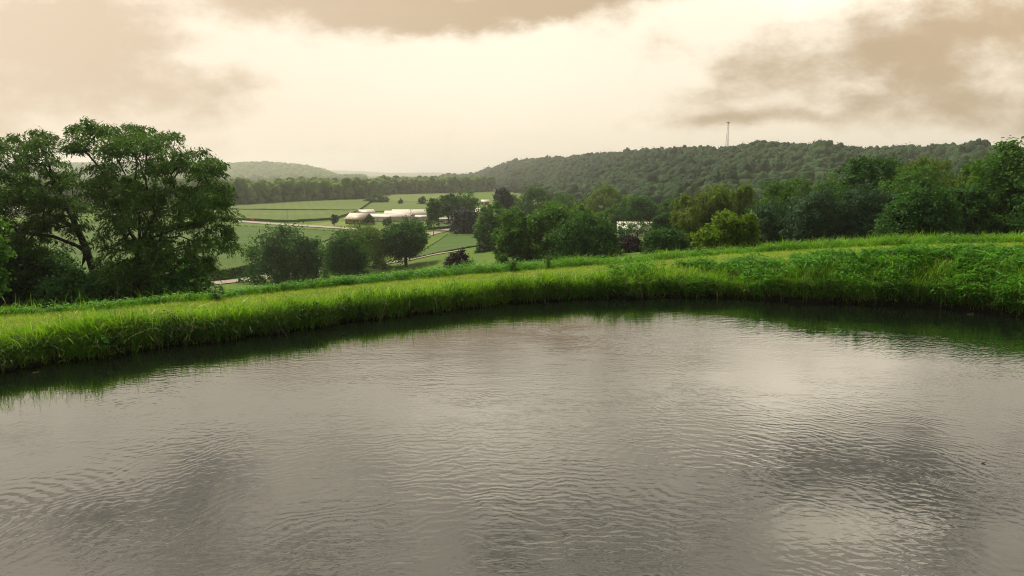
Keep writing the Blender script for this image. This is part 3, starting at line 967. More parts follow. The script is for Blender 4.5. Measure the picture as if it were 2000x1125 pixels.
tree('broadleaf_tree', 'tallest dark tree cut off by the right edge', 2075, 66, 150, 262, 'round', 'dark', 12000, .32, .02, group=R_)
# --- understorey of the locusts on the left
S_ = 'shrubs under the two locust trees'
for px, Y, w, top, lf, lab in (
        (-30, 44, 170, 470, 'dark', 'dark shrub at the left edge under the leaning locust'),
        (70, 47, 170, 500, 'dark', 'dark shrub under the low branches of the leaning locust'),
        (150, 40, 130, 545, 'dark', 'low dark shrub at the foot of the leaning trunk'),
        (222, 46, 110, 515, 'dark', 'dark shrub between the two locust trunks'),
        (312, 48, 140, 500, 'dark', 'dark shrub just right of the thick locust trunk'),
        (385, 47, 80, 540, 'mid', 'green shrub at the right end under the locust'),
        (40, 56, 150, 470, 'dark', 'dark taller shrub behind the other shrubs under the leaning locust'),
        (345, 39, 110, 560, 'dark', 'low dark shrub at the crest in front of the thick trunk')):
    tree('leafy_shrub', lab, px, Y, w, top, 'bush', lf, 7000, .24, .0, 'shrub', S_)
tree('young_tree', 'bright leafy branch tips of a young tree poking in at the left edge', -66, 27, 140, 405, 'round', 'bright', 3500, .20, .1)

# ------------------------------------------------------------------ the two honey locusts
def inside(poly, P):
    x, y = P[:, 0], P[:, 1]
    res = np.zeros(len(P), bool)
    j = len(poly) - 1
    for i in range(len(poly)):
        xi, yi = poly[i]
        xj, yj = poly[j]
        c = ((yi > y) != (yj > y)) & (x < (xj - xi) * (y - yi) / (yj - yi + 1e-9) + xi)
        res ^= c
        j = i
    return res


def locust(label, poly, holes, trunk_px, Y, ncl, seed, depth, limbs=()):
    """spreading tree: trays of drooping sprays hung on a branching skeleton"""
    rg = np.random.default_rng(seed)
    poly = np.array(poly, float)
    base = at_y(*trunk_px[0], Y)
    base[2] = float(ground_z(base[0], base[1]))
    root = empty('locust_tree', base, label, 'tree', 'the two locust trees on the left')
    lo, hi = poly.min(0), poly.max(0)
    pts = []
    while len(pts) < ncl:
        p = rg.uniform(lo, hi, (400, 2))
        ok = inside(poly, p)
        for hx, hy, hr in holes:
            ok &= np.hypot(p[:, 0] - hx, p[:, 1] - hy) > hr
        for q in p[ok]:
            if len(pts) < ncl and all((q[0] - a[0]) ** 2 + ((q[1] - a[1]) * 1.5) ** 2 > 5 ** 2 for a in pts):
                pts.append(q)
            elif rg.random() < .01 and len(pts) < ncl:
                pts.append(q)
    pts = np.array(pts)
    cx = (lo[0] + hi[0]) / 2
    half = (hi[0] - lo[0]) / 2
    K = []
    for q in pts:
        e = math.sqrt(max(.05, 1 - ((q[0] - cx) / half) ** 2))
        K.append(at_y(q[0], q[1], Y + rg.uniform(-1, 1) * depth * e))
    K = np.array(K) - base
    # skeleton: trunk nodes, then every tray joins the nearest node nearer the trunk
    tp = [at_y(a, b, Y) - base for a, b in trunk_px]
    nodes, par = [], []
    for i, p in enumerate(tp):
        nodes.append(p)
        par.append(i - 1)
    for lm in limbs:
        q = [at_y(a_, b_, Y + dy) - base for a_, b_, dy in lm]
        j = int(np.argmin([np.linalg.norm(t_ - q[0]) for t_ in tp]))
        for p in q:
            nodes.append(p)
            par.append(j)
            j = len(nodes) - 1
    root_pt = tp[-1]
    order = np.argsort(np.linalg.norm(K - root_pt, axis=1))
    for k in order:
        p = K[k]
        nn = np.array(nodes)
        dd = np.linalg.norm(nn - p, axis=1) + .35 * np.linalg.norm(nn - root_pt, axis=1)
        dd[:max(len(tp) - 2, 1)] += 2.0
        j = int(np.argmin(dd))
        q = nn[j]
        # bend: rise first, then reach out
        md = q * .5 + p * .5 + np.array([0, 0, .10 * np.linalg.norm(p - q)]) + rg.normal(0, .08, 3)
        nodes.append(md)
        par.append(j)
        nodes.append(p)
        par.append(len(nodes) - 2)
    n = len(nodes)
    load = np.zeros(n)
    for i in range(n - 1, -1, -1):
        load[i] += 1
        if par[i] >= 0:
            load[par[i]] += load[i]
    rad = .0085 * load ** .50 + .004
    tb = MB()
    for i in range(n):
        if par[i] >= 0:
            a, b = nodes[par[i]], nodes[i]
            r0 = rad[par[i]] if par[i] < len(tp) - 1 else min(rad[par[i]], rad[i] * 1.5)
            tb.tube([a, b], [r0, rad[i]], 7)
    tb.tube([tp[0] - [0, 0, .6], tp[0] + [0, 0, .25]], [rad[0] * 1.35, rad[0] * 1.02], 9)
    tb.build('trunk', M['bark'], root, True)
    # trays of leaves
    per = 190
    N_ = len(K) * per
    ci = np.repeat(np.arange(len(K)), per)
    R = rg.uniform(.40, .98, len(K))
    th = rg.random(N_) * 2 * math.pi
    # sub twigs make the trays ragged
    tw = np.floor(rg.random(N_) * 7)
    th = tw * 2 * math.pi / 7 + ci * 1.7 + rg.normal(0, .20, N_)
    rr = R[ci] * np.sqrt(rg.random(N_)) * (.75 + .5 * ((np.sin(tw * 12.9 + ci * 7.7) + 1) / 2))
    off = np.stack([rr * np.cos(th), rr * np.sin(th), -.55 * rr ** 2 + rg.normal(0, .13, N_)], 1)
    C = K[ci] + off
    al = np.stack([np.cos(th), np.sin(th), -.55 - .8 * rr], 1) + rg.normal(0, .35, (N_, 3))
    Nn = unit(rg.normal(0, .55, (N_, 3)) + np.stack([np.cos(th) * .4, np.sin(th) * .4, np.full(N_, .7)], 1))
    V = cards_from(C, Nn, rg.uniform(.13, .36, N_), rg, .28, al)
    link('crown', mesh('crown', V, [np.arange(N_ * 4).reshape(-1, 4)], [M['locust']]), root)
    return root


locust('tall spreading locust with a thick upright forked trunk',
       [(128, 290), (138, 255), (168, 234), (200, 246), (240, 250), (266, 241), (292, 256), (330, 254), (372, 276), (415, 300), (440, 322), (434, 345),
        (452, 380), (448, 405), (462, 478), (432, 495), (415, 525), (400, 570), (350, 585), (300, 575), (230, 580), (195, 580), (180, 500), (205, 430), (150, 380), (160, 330), (200, 300)],
       [(330, 440, 13), (385, 452, 13), (235, 440, 10), (205, 405, 12), (175, 300, 9)],
       [(264, 600), (266, 545), (270, 505), (273, 480)], 43, 345, 5, 4.4,
       [[(255, 455, .5), (228, 400, .8), (205, 350, 1.0)], [(272, 430, -.5), (262, 370, -1), (268, 310, -1)], [(290, 440, 0), (318, 390, .6), (350, 330, 1)],
        [(296, 465, -.6), (350, 445, -1.2), (405, 430, -1.4)], [(240, 490, -1), (205, 470, -1.6)], [(300, 490, 1), (345, 490, 1.6), (390, 500, 2)]])
locust('locust leaning left, its trunk slanting between gaps of pale field',
       [(-190, 330), (-120, 280), (-60, 262), (0, 268), (38, 264), (82, 254), (108, 270), (96, 290), (124, 315), (140, 345), (160, 400), (172, 450), (140, 480), (90, 510),
        (40, 500), (-10, 530), (-90, 520), (-170, 440)],
       [(105, 455, 16), (30, 412, 14), (70, 345, 9), (122, 400, 9)],
       [(190, 596), (186, 545), (170, 490), (152, 450)], 45, 335, 9, 4.4,
       [[(132, 410, 0), (112, 360, .5), (90, 310, .8)], [(145, 420, -.6), (140, 360, -1), (125, 325, -1)], [(120, 430, 1), (80, 410, 1.6), (20, 380, 2)],
        [(150, 480, -1), (105, 462, -1.6), (50, 455, -2)], [(160, 520, .6), (110, 500, 1.0), (40, 505, 1.4)]])

# ------------------------------------------------------------------ woods that read as one mass
def ico(sub):
    t = (1 + 5 ** .5) / 2
    V = [(-1, t, 0), (1, t, 0), (-1, -t, 0), (1, -t, 0), (0, -1, t), (0, 1, t), (0, -1, -t), (0, 1, -t), (t, 0, -1), (t, 0, 1), (-t, 0, -1), (-t, 0, 1)]
    V = [np.array(v) / np.linalg.norm(v) for v in V]
    Fc = [(0, 11, 5), (0, 5, 1), (0, 1, 7), (0, 7, 10), (0, 10, 11), (1, 5, 9), (5, 11, 4), (11, 10, 2), (10, 7, 6), (7, 1, 8), (3, 9, 4), (3, 4, 2), (3, 2, 6), (3, 6, 8), (3, 8, 9), (4, 9, 5), (2, 4, 11), (6, 2, 10), (8, 6, 7), (9, 8, 1)]
    for _ in range(sub):
        cache, out = {}, []

        def mid(a, b):
            k = (min(a, b), max(a, b))
            if k not in cache:
                v = V[a] + V[b]
                V.append(v / np.linalg.norm(v))
                cache[k] = len(V) - 1
            return cache[k]
        for a, b, c in Fc:
            ab, bc, ca = mid(a, b), mid(b, c), mid(c, a)
            out += [(a, ab, ca), (b, bc, ab), (c, ca, bc), (ab, bc, ca)]
        Fc = out
    return np.array(V), np.array(Fc)


def wood(name, label, P, W, Hh, ncards, csize, leaf, sub=1, seed=3, up=None):
    """one mass of crowns: P ground points, W widths, Hh heights"""
    rg = np.random.default_rng(seed)
    protos = []
    iv, fc = ico(sub)
    for k in range(7):
        ph = rg.random((4, 3)) * 6
        bump = 1 + .16 * np.sin(iv @ (rg.normal(0, 3.2, 3)) + ph[0, 0]) + .13 * np.sin(iv @ (rg.normal(0, 4.5, 3)) + ph[1, 0])
        core = iv * bump[:, None] * .92
        D = unit(rg.normal(0, 1, (ncards, 3)) + [0, -.25, .45])
        b2 = 1 + .20 * np.sin(D @ (rg.normal(0, 3.2, 3)) + ph[2, 0]) + .14 * np.sin(D @ (rg.normal(0, 5.5, 3)) + ph[3, 0])
        C = D * (b2 * rg.uniform(.84, 1.0, ncards))[:, None]
        Nn = unit(D * .9 + rg.normal(0, .5, (ncards, 3)))
        cv = cards_from(C, Nn, csize * rg.uniform(.6, 1.3, ncards), rg, .7)
        protos.append((core, cv))
    VT, VQ = [], []
    n = len(P)
    which = rg.integers(0, 7, n)
    rot = rg.random(n) * .9 - .45
    for i in range(n):
        core, cv = protos[which[i]]
        co, si = math.cos(rot[i]), math.sin(rot[i])
        S = np.array([W[i] / 2, W[i] / 2, Hh[i] / 2])
        for src, dst in ((core, VT), (cv, VQ)):
            v = src * S
            v = np.stack([v[:, 0] * co - v[:, 1] * si, v[:, 0] * si + v[:, 1] * co, v[:, 2]], 1)
            dst.append(v + P[i] + [0, 0, Hh[i] * .46 + (0 if up is None else up[i])])
    nc, nq = len(iv), ncards
    T3 = (np.arange(n)[:, None, None] * nc + fc[None]).reshape(-1, 3)
    VT, VQ = np.concatenate(VT), np.concatenate(VQ)
    Q4 = len(VT) + np.arange(len(VQ)).reshape(-1, 4)
    o = link(name, mesh(name, np.concatenate([VT, VQ]), [T3, Q4], [M[leaf]]))
    return tag(o, label, 'wood', None, 'stuff')


rg = np.random.default_rng(77)
# the wooded hill on the right
pts = []
for Yy in np.concatenate([np.arange(330, 1100, 8.4), np.arange(1100, 1700, 11.5), np.arange(1700, 2640, 15.0)]):
    sp = 8.4 if Yy < 1100 else (11.5 if Yy < 1700 else 15.0)
    x0, x1 = (868 - 1000) * Yy / F, (2330 - 1000) * Yy / F
    xs = np.arange(x0, x1, sp) + rg.uniform(-3, 3)
    xs = xs + rg.uniform(-3, 3, len(xs))
    ys = Yy + rg.uniform(-3, 3, len(xs))
    u = xs / ys * F + 1000
    hf, hc = np.interp(u, HU, HF), np.interp(u, HU, HC)
    ok = (ys > hf - 6) & (ys < hc + 16)
    pts.append(np.stack([xs[ok], ys[ok]], 1))
pts = np.concatenate(pts)
gz = ground_z(pts[:, 0], pts[:, 1])
far_ = np.clip(pts[:, 1] / 1000, 1, 1.9)
W = (7 + 10 * rg.random(len(pts)) ** 1.5) * far_
H = (7 + 8 * rg.random(len(pts)) ** 1.3) * far_ ** .6 * np.where(rg.random(len(pts)) < .06, 1.25, 1)
wood('hillside_wood', 'dense green wood covering the long hill under the radio mast',
     np.concatenate([pts, gz[:, None]], 1), W, H, 22, .30, 'hillwood', 2, 31)
# the wood across the valley
front = np.array([(-300, 409), (150, 405), (440, 403.5), (530, 399), (620, 393.5), (690, 391.5), (735, 386), (755, 380.5), (850, 377.5), (905, 376), (960, 374)])
pts = []
for row in range(9):
    u = -300.0
    while u < 960:
        py = np.interp(u, front[:, 0], front[:, 1])
        p = gp(u, py)
        Yy = p[1] + row * 10 + rg.uniform(-3, 3) + 4
        pts.append((p[0] * Yy / p[1], Yy))
        u += 8.5 * F / Yy * rg.uniform(.7, 1.2)
pts = np.array(pts)
gz = ground_z(pts[:, 0], pts[:, 1])
sm = np.interp(pts[:, 0] / pts[:, 1] * F + 1000, [400, 700, 760, 960], [1, .93, .98, 1.0])
P3 = np.concatenate([pts, gz[:, None]], 1)
n3 = len(P3)
low, mid_ = P3 + rg.normal(0, 2.5, (n3, 3)) * [1, 1, 0], P3 + rg.normal(0, 2.5, (n3, 3)) * [1, 1, 0]
low[:, 1] -= 2.5
W = np.concatenate([rg.uniform(8, 14, n3), rg.uniform(7, 11, n3), rg.uniform(6, 10, n3)])
H = np.concatenate([rg.uniform(9, 12.5, n3), rg.uniform(7, 10, n3), rg.uniform(6, 9, n3)])
U = np.concatenate([rg.uniform(6.5, 10.5, n3) * np.tile(sm, 1), rg.uniform(3, 7.5, n3), rg.uniform(-.5, 1.0, n3)])
wood('valley_wood', 'band of tall trees closing the far side of the fields',
     np.concatenate([P3, mid_, low]), W, H, 60, .24, 'farwood', 2, 32, U)
# hill far left
pts = []
for Yy in np.arange(2200, 3060, 19):
    xs = np.arange((-350 - 1000) * Yy / F, (715 - 1000) * Yy / F, 19.0)
    xs = xs + rg.uniform(-5, 5, len(xs))
    pts.append(np.stack([xs, Yy + rg.uniform(-5, 5, len(xs))], 1))
pts = np.concatenate(pts)
gz = ground_z(pts[:, 0], pts[:, 1])
wood('distant_wood', 'hazy wooded hill far behind the locust trees',
     np.concatenate([pts, gz[:, None]], 1), rg.uniform(16, 30, len(pts)), rg.uniform(13, 22, len(pts)), 14, .4, 'farwood', 2, 33)
pts = []
for Yy in np.arange(8000, 9100, 65):
    xs = np.arange((560 - 1000) * Yy / F, (1010 - 1000) * Yy / F, 42.0)
    xs = xs + rg.uniform(-9, 9, len(xs))
    pts.append(np.stack([xs, Yy + rg.uniform(-15, 15, len(xs))], 1))
pts = np.concatenate(pts)
gz = ground_z(pts[:, 0], pts[:, 1])
wood('distant_wood', 'faintest wooded ridge, almost lost in haze at the end of the valley',
     np.concatenate([pts, gz[:, None]], 1), rg.uniform(42, 70, len(pts)), rg.uniform(16, 26, len(pts)), 12, .5, 'farwood', 1, 34)

# ------------------------------------------------------------------ grass
def blades(name, label, root, h, w, lean, matl, seg=3, droop=.5):
    """root (n,3), heights, widths, lean (n,2) horizontal reach at the tip as share of height"""
    n = len(root)
    rg = np.random.default_rng(n)
    th = rg.random(n) * math.pi
    side = np.stack([np.cos(th), np.sin(th), 0 * th], 1)
    V = []
    for k in range(seg):
        t = k / seg
        c = root + np.concatenate([lean * (h * t ** 2)[:, None], (h * (t - droop * .5 * np.linalg.norm(lean, axis=1) * t ** 3))[:, None]], 1)
        ww = (w * (1 - .75 * t ** 1.5) * .5)[:, None]
        V += [c - side * ww, c + side * ww]
    t = 1.0
    V.append(root + np.concatenate([lean * h[:, None], (h * (1 - droop * .5 * np.linalg.norm(lean, axis=1)))[:, None]], 1))
    k = 2 * seg + 1
    V = np.stack(V, 1).reshape(-1, 3)
    b = np.arange(n) * k
    Q = [np.stack([b + 2 * i, b + 2 * i + 1, b + 2 * i + 3, b + 2 * i + 2], 1) for i in range(seg - 1)]
    T3 = np.stack([b + 2 * seg - 2, b + 2 * seg - 1, b + 2 * seg], 1)
    fs = ([np.concatenate(Q)] if Q else []) + [T3]
    o = link(name, mesh(name, V, fs, [matl]))
    return tag(o, label, 'grass', None, 'stuff')


def vnoise(x, y, s, seed):
    """cheap smooth noise 0..1"""
    v = 0
    for i, (k, a) in enumerate(((1, 1), (2.1, .6), (4.3, .4))):
        v = v + a * np.sin(x * s * k * 1.1 + seed * 1.7 + 2.1 * np.sin(y * s * k * .9 + seed + i)) * np.cos(y * s * k + seed * .7 + 1.3 * np.sin(x * s * k * .8 + i))
    return .5 + v / 3.2


A0, A1 = math.radians(-44), math.radians(44)


def band(n, fa, fb, rg, a0=A0, a1=A1):
    """n random ground points between two radius curves"""
    a = rg.uniform(a0, a1, n)
    ra, rb = fa(a), fb(a)
    r = ra + (rb - ra) * rg.random(n)
    x, y = r * np.sin(a), r * np.cos(a)
    return a, r, np.stack([x, y, ground_z(x, y)], 1)


rg = np.random.default_rng(5)
# tall grass along the water, in tussocks
def tussocks(name, label, n, nb, fa, fb, hf, matl, rg, spread=.07, wd=(.014, .036), lean_sd=.34, outw=.0, a0=A0, a1=A1, droop=.6, seg=4):
    a, r, P = band(n, fa, fb, rg, a0, a1)
    h0 = hf(a, r, P)
    ok = h0 > .03
    a, r, P, h0 = a[ok], r[ok], P[ok], h0[ok]
    i = np.repeat(np.arange(len(P)), nb)
    d = rg.normal(0, 1, (len(i), 2))
    Q = P[i].copy()
    Q[:, :2] += d * spread
    Q[:, 2] = ground_z(Q[:, 0], Q[:, 1]) - .02
    lean = d * .30 + rg.normal(0, lean_sd, (len(i), 2)) * .6 + np.repeat(rg.normal(0, .22, (len(P), 2)), nb, 0)
    lean = lean - outw * np.stack([np.sin(a[i]), np.cos(a[i])], 1)
    return blades(name, label, Q, h0[i] * rg.uniform(.35, 1.15, len(i)), rg.uniform(wd[0], wd[1], len(i)), lean, matl, seg, droop)


def h_bank(a, r, P):
    t = (r - r_shore(a)) / (r_m1(a) + .25 - r_shore(a))
    cl = vnoise(P[:, 0], P[:, 1], 1.5, 2.0)
    side = np.interp(a, [-.75, -.3, .1, .35, .75], [.78, .74, .66, .52, .5])
    return side * (1 - .80 * t) * (.28 + 1.1 * cl) * rg.uniform(.6, 1.35, len(a)) * np.where(rg.random(len(a)) < .03, 1.45, 1.0)


tussocks('tall_grass', 'tall bright grass growing along the edge of the pond', 4600, 12, lambda a: r_shore(a) + .30, lambda a: r_m1(a) + .25, h_bank, M['tallgrass'], rg, outw=.08)
tussocks('tall_grass', 'tussocks coloured darker as shade, rooted low on the bank at the water', 2400, 11, lambda a: r_shore(a) + .04, lambda a: r_shore(a) + .42 + .5 * (a > .1), lambda a, r, P: h_bank(a, r, P) * .8, M['shadegrass'], rg, outw=.14)
# overhang right at the lip
a, r, P = band(16000, lambda a: r_shore(a) + .02, lambda a: r_shore(a) + .32, rg)
lean = rg.normal(0, .4, (len(P), 2)) + -np.stack([np.sin(a), np.cos(a)], 1) * .6
blades('tall_grass', 'arching grass drooping from the bank lip onto the water', P, rg.uniform(.25, .6, len(P)), rg.uniform(.008, .016, len(P)), lean, M['shadegrass'], 4, .9)
a, r, P = band(4200, lambda a: r_shore(a) + .1, lambda a: r_shore(a) * .45 + r_m1(a) * .55, rg)
blades('tall_grass', 'single long arching blades rising above the pond grass', P, rg.uniform(.55, 1.05, len(P)) * np.interp(a, [-.7, 0, .3, .7], [1, .85, .7, .75]), rg.uniform(.010, .022, len(P)), rg.normal(0, .40, (len(P), 2)), M['longblade'], 6, .9)
a, r, P = band(900, lambda a: r_shore(a) + .1, lambda a: r_m1(a) + .1, rg)
blades('dry_stems', 'thin dead stalks standing among the pond grass', P, rg.uniform(.35, .85, len(P)), rg.uniform(.007, .014, len(P)), rg.normal(0, .45, (len(P), 2)), M['drystem'], 5, .7)
# mown strip
a, r, P = band(120000, lambda a: r_m1(a) - .2, lambda a: r_m2(a) + .1, rg)
blades('mown_grass', 'short mown yellowish grass along the top of the bank', P, rg.uniform(.035, .11, len(P)), rg.uniform(.008, .016, len(P)), rg.normal(0, .7, (len(P), 2)), M['mown'], 2)
# rough fringe behind the mown strip
def h_fringe(a, r, P):
    t = (r - r_m2(a)) / (fringe_w(a) + .5)
    cl = vnoise(P[:, 0], P[:, 1], 1.1, 7.0)
    big = np.interp(a, [-.75, -.55, -.4, -.2, 0, .25, .45, .75], [.36, .34, .26, .24, .36, .46, .56, .70])
    return big * (.30 + 1.1 * cl) * rg.uniform(.7, 1.3, len(a)) * np.clip(.35 + t * 4, 0, 1)


tussocks('rough_grass', 'uncut grass on the far side of the mown strip', 5000, 12, lambda a: r_m2(a) - .05, lambda a: r_m2(a) + fringe_w(a) + .5, h_fringe, M['fringe'], rg)
# tall seeding stalks sticking out
a, r, P = band(900, lambda a: r_m2(a) + .2, lambda a: r_m2(a) + fringe_w(a) + .3, rg)
blades('seeding_stalks', 'thin pale stalks sticking out of the uncut grass', P, rg.uniform(.4, .85, len(P)), rg.uniform(.008, .014, len(P)), rg.normal(0, .35, (len(P), 2)), M['tallgrass'], 5, .8)
# dry stems at the waterline
a, r, P = band(2000, lambda a: r_shore(a) + .0, lambda a: r_shore(a) + .4, rg)
lean = rg.normal(0, .8, (len(P), 2)) + -np.stack([np.sin(a), np.cos(a)], 1) * .6
blades('dry_stems', 'dead straw coloured stems along the waterline', P, rg.uniform(.2, .55, len(P)), rg.uniform(.006, .013, len(P)), lean, M['drystem'], 5, 1.1)


def weeds(name, label, P, hgt, matl, nleaf=14, ls=.12, rg=None, aspect=.4):
    n = len(P)
    N_ = n * nleaf
    i = np.repeat(np.arange(n), nleaf)
    t = rg.random(N_) ** .7
    th = rg.random(N_) * 2 * math.pi
    spread = hgt[i] * .42 * (1.05 - .55 * t) * rg.uniform(.3, 1, N_)
    C = P[i] + np.stack([np.cos(th) * spread, np.sin(th) * spread, hgt[i] * t], 1)
    al = np.stack([np.cos(th), np.sin(th), rg.normal(-.25, .4, N_)], 1)
    Nn = unit(np.stack([-np.cos(th) * .2, -np.sin(th) * .2, np.ones(N_)], 1) + rg.normal(0, .45, (N_, 3)))
    sz = ls * rg.uniform(.6, 1.35, N_)
    a_ = unit(al - Nn * np.sum(al * Nn, 1)[:, None])
    b_ = np.cross(Nn, a_)
    L, Wd = sz[:, None], (sz * aspect)[:, None]
    # folded, drooping leaf of six points
    v = [C, C + a_ * L * .45 + b_ * Wd * .5 + Nn * L * .06, C + a_ * L * .5 + Nn * L * .0, C + a_ * L * .45 - b_ * Wd * .5 + Nn * L * .06, C + a_ * L - Nn * L * .22]
    V = np.stack(v, 1).reshape(-1, 3)
    k = np.arange(N_) * 5
    Q = np.concatenate([np.stack([k, k + 1, k + 4, k + 2], 1), np.stack([k, k + 2, k + 4, k + 3], 1)])
    o = link(name, mesh(name, V, [Q], [matl]))
    return tag(o, label, 'weeds', None, 'stuff')


# leafy weeds on the right bank
a, r, P = band(4200, lambda a: r_shore(a) + .05, lambda a: r_m1(a) + .15, rg, math.radians(9), A1)
ok = (vnoise(P[:, 0], P[:, 1], 1.1, 3.0) + np.clip((a - .15) * .8, 0, .3)) > .68
P, a = P[ok], a[ok]
weeds('leafy_weeds', 'dense leafy weeds covering the right bank', P, (.15 + .5 * rg.random(len(P)) * vnoise(P[:, 0], P[:, 1], 2.3, 11.)), M['weed'], 18, .17, rg, .26)
a, r, P = band(420, lambda a: r_shore(a) + .1, lambda a: r_m1(a) + .1, rg, math.radians(8), A1)
ok = vnoise(P[:, 0], P[:, 1], .8, 9.0) > .56
P = P[ok]
weeds('strap_leaf_weeds', 'clumps of darker weeds with long strap leaves on the right bank', P, rg.uniform(.35, .75, len(P)), M['weed'], 26, .30, rg, .16)
# weeds behind the strip
a, r, P = band(5200, lambda a: r_m2(a) + .15, lambda a: r_m2(a) + fringe_w(a) + .3, rg)
pr = np.interp(a, [-.7, -.45, -.3, 0, .1, .4, .7], [.15, .5, .9, .8, .45, .35, .5])
ok = rg.random(len(P)) < pr
P, a = P[ok], a[ok]
weeds('leafy_weeds', 'leafy weeds growing behind the mown strip', P, rg.uniform(.14, .34, len(P)) * np.interp(a, [-.5, -.3, -.1, .1], [1.0, 1.15, 1.5, 1.3]), M['weed'], 14, .10, rg)
# weeds low on the left bank
a, r, P = band(3600, lambda a: r_shore(a) + .0, lambda a: r_shore(a) + .55, rg)
ok = vnoise(P[:, 0], P[:, 1], 1.6, 5.0) > .48
P = P[ok]
weeds('leafy_weeds', 'small dark leafy weeds low on the bank by the water', P, rg.uniform(.12, .36, len(P)), M['dark'], 12, .10, rg)  # dark tree leaf colour stands in for shade low on the bank


def plant(name, label, px, py, hpx, wpx, leafm, nleaf, ls, seed, r_off=None, aspect=.45, cat='plant'):
    """one leafy plant standing on the ground seen at this pixel"""
    rg = np.random.default_rng(seed)
    d = ray(px, py)
    tt = np.linspace(12, 45, 1500) / d[1]
    q = np.array([0, 0, CAM_H]) + d * tt[:, None]
    gz = np.maximum(ground_z(q[:, 0], q[:, 1]), 0)
    k = int(np.argmax(q[:, 2] < gz))
    b = np.array([q[k][0], q[k][1], gz[k]])
    hgt, w = hpx * b[1] / F, wpx * b[1] / F
    root = empty(name, b, label, cat)
    sb = MB()
    tips = []
    ns = 7
    for s in range(ns):
        th = s * 2 * math.pi / ns + rg.random()
        e = np.array([math.cos(th) * w * .38 * rg.uniform(.3, 1), math.sin(th) * w * .38 * rg.uniform(.3, 1), hgt * rg.uniform(.6, .95)])
        sb.tube([(0, 0, -.03), e * .5 + [0, 0, hgt * .08], e], [.012, .008, .004], 5)
        tips.append(e)
    sb.build('stem', M['weed'], root)
    tips = np.array(tips)
    si = rg.integers(0, ns, nleaf)
    t = rg.random(nleaf) ** .6
    C = tips[si] * t[:, None] + rg.normal(0, .03, (nleaf, 3))
    C[:, 2] = np.maximum(C[:, 2], .03)
    th = rg.random(nleaf) * 2 * math.pi
    al = np.stack([np.cos(th), np.sin(th), rg.normal(-.2, .35, nleaf)], 1)
    Nn = unit(rg.normal(0, .4, (nleaf, 3)) + [0, -.2, 1])
    a_ = unit(al - Nn * np.sum(al * Nn, 1)[:, None])
    b_ = np.cross(Nn, a_)
    sz = ls * rg.uniform(.6, 1.3, nleaf)
    L, Wd = sz[:, None], (sz * aspect)[:, None]
    v = [C, C + a_ * L * .3 + b_ * Wd * .5 + Nn * L * .05, C + a_ * L * .7 + b_ * Wd * .36, C + a_ * L - Nn * L * .15, C + a_ * L * .7 - b_ * Wd * .36, C + a_ * L * .3 - b_ * Wd * .5 + Nn * L * .05]
    V = np.stack(v, 1).reshape(-1, 3)
    link('leaves', mesh('leaves', V, [np.arange(nleaf * 6).reshape(-1, 6)], [M[leafm]]), root)
    return root


plant('broad_leaf_plant', 'broad leaved plant at the water edge on the left bank', 190, 692, 46, 70, 'weed', 46, .17, 3, aspect=.6)
plant('leafy_plant', 'bushy bright weed behind the strip next to the lane end', 425, 586, 34, 60, 'bright', 160, .13, 4)
plant('leafy_plant', 'bright sapling sticking up before the dark tree by the meadow', 1001, 531, 36, 30, 'bright', 120, .14, 5)
plant('leafy_plant', 'small bright sapling in front of the wide low dark tree', 1071, 525, 30, 24, 'bright', 90, .13, 6)
plant('leafy_plant', 'tall dark weed with broad leaves standing on the right bank', 1678, 518, 36, 60, 'weed', 170, .15, 7)
plant('leafy_plant', 'dark weed clump left of the tall dark weed on the bank', 1560, 525, 24, 56, 'weed', 120, .13, 8)
plant('leafy_plant', 'leafy weed at the front of the far fringe near the maroon bush', 915, 530, 26, 50, 'bright', 130, .12, 9)


def stalks(name, label, px, py, n, ln, seed, cat='dead stalks'):
    rg = np.random.default_rng(seed)
    b = at_z(px, py, 0.05)
    root = empty(name, b, label, cat)
    mb = MB()
    for k in range(n):
        x0 = rg.normal(0, .16)
        e = np.array([x0 + .45 * ln + rg.normal(0, .12), .35 + rg.normal(0, .06), ln * rg.uniform(.5, .75)])
        s0 = np.array([x0, rg.normal(.05, .04), 0])
        mb.tube([s0, (s0 + e) / 2 + [0, 0, .06], e], [.006, .006, .004], 4)
    mb.build('stems', M['brownstem'], root)


stalks('dead_stalk_clump', 'clump of brown dead stalks leaning over the right waterline', 1738, 588, 60, .8, 11)


def stick(label, px, py, ln, rz, seed):
    rg = np.random.default_rng(seed)
    p = at_z(px, py, 0.008)
    mb = MB()
    pts = [(-ln / 2, 0, 0), (-ln * .1, ln * .05, .006), (ln * .25, -ln * .02, .01), (ln / 2, ln * .06, .03)]
    mb.tube(pts, [.008, .011, .009, .004], 6)
    mb.tube([(ln * .25, -ln * .02, .01), (ln * .38, ln * .16, .03)], [.006, .003], 5)
    o = mb.build('floating_stick', M['drystem'])
    o.location, o.rotation_euler = p, (0, 0, rz)
    tag(o, label, 'stick')


stick('pale stick floating off the left bank', 70, 728, .16, .3, 1)
stick('pale stick lying at the waterline of the right bank', 1872, 604, .34, -.6, 2)
stick('pale short stick floating just off the right bank', 1896, 614, .3, .1, 3)
stick('dark twig floating alone on the right part of the pond', 1922, 904, .1, .2, 4)

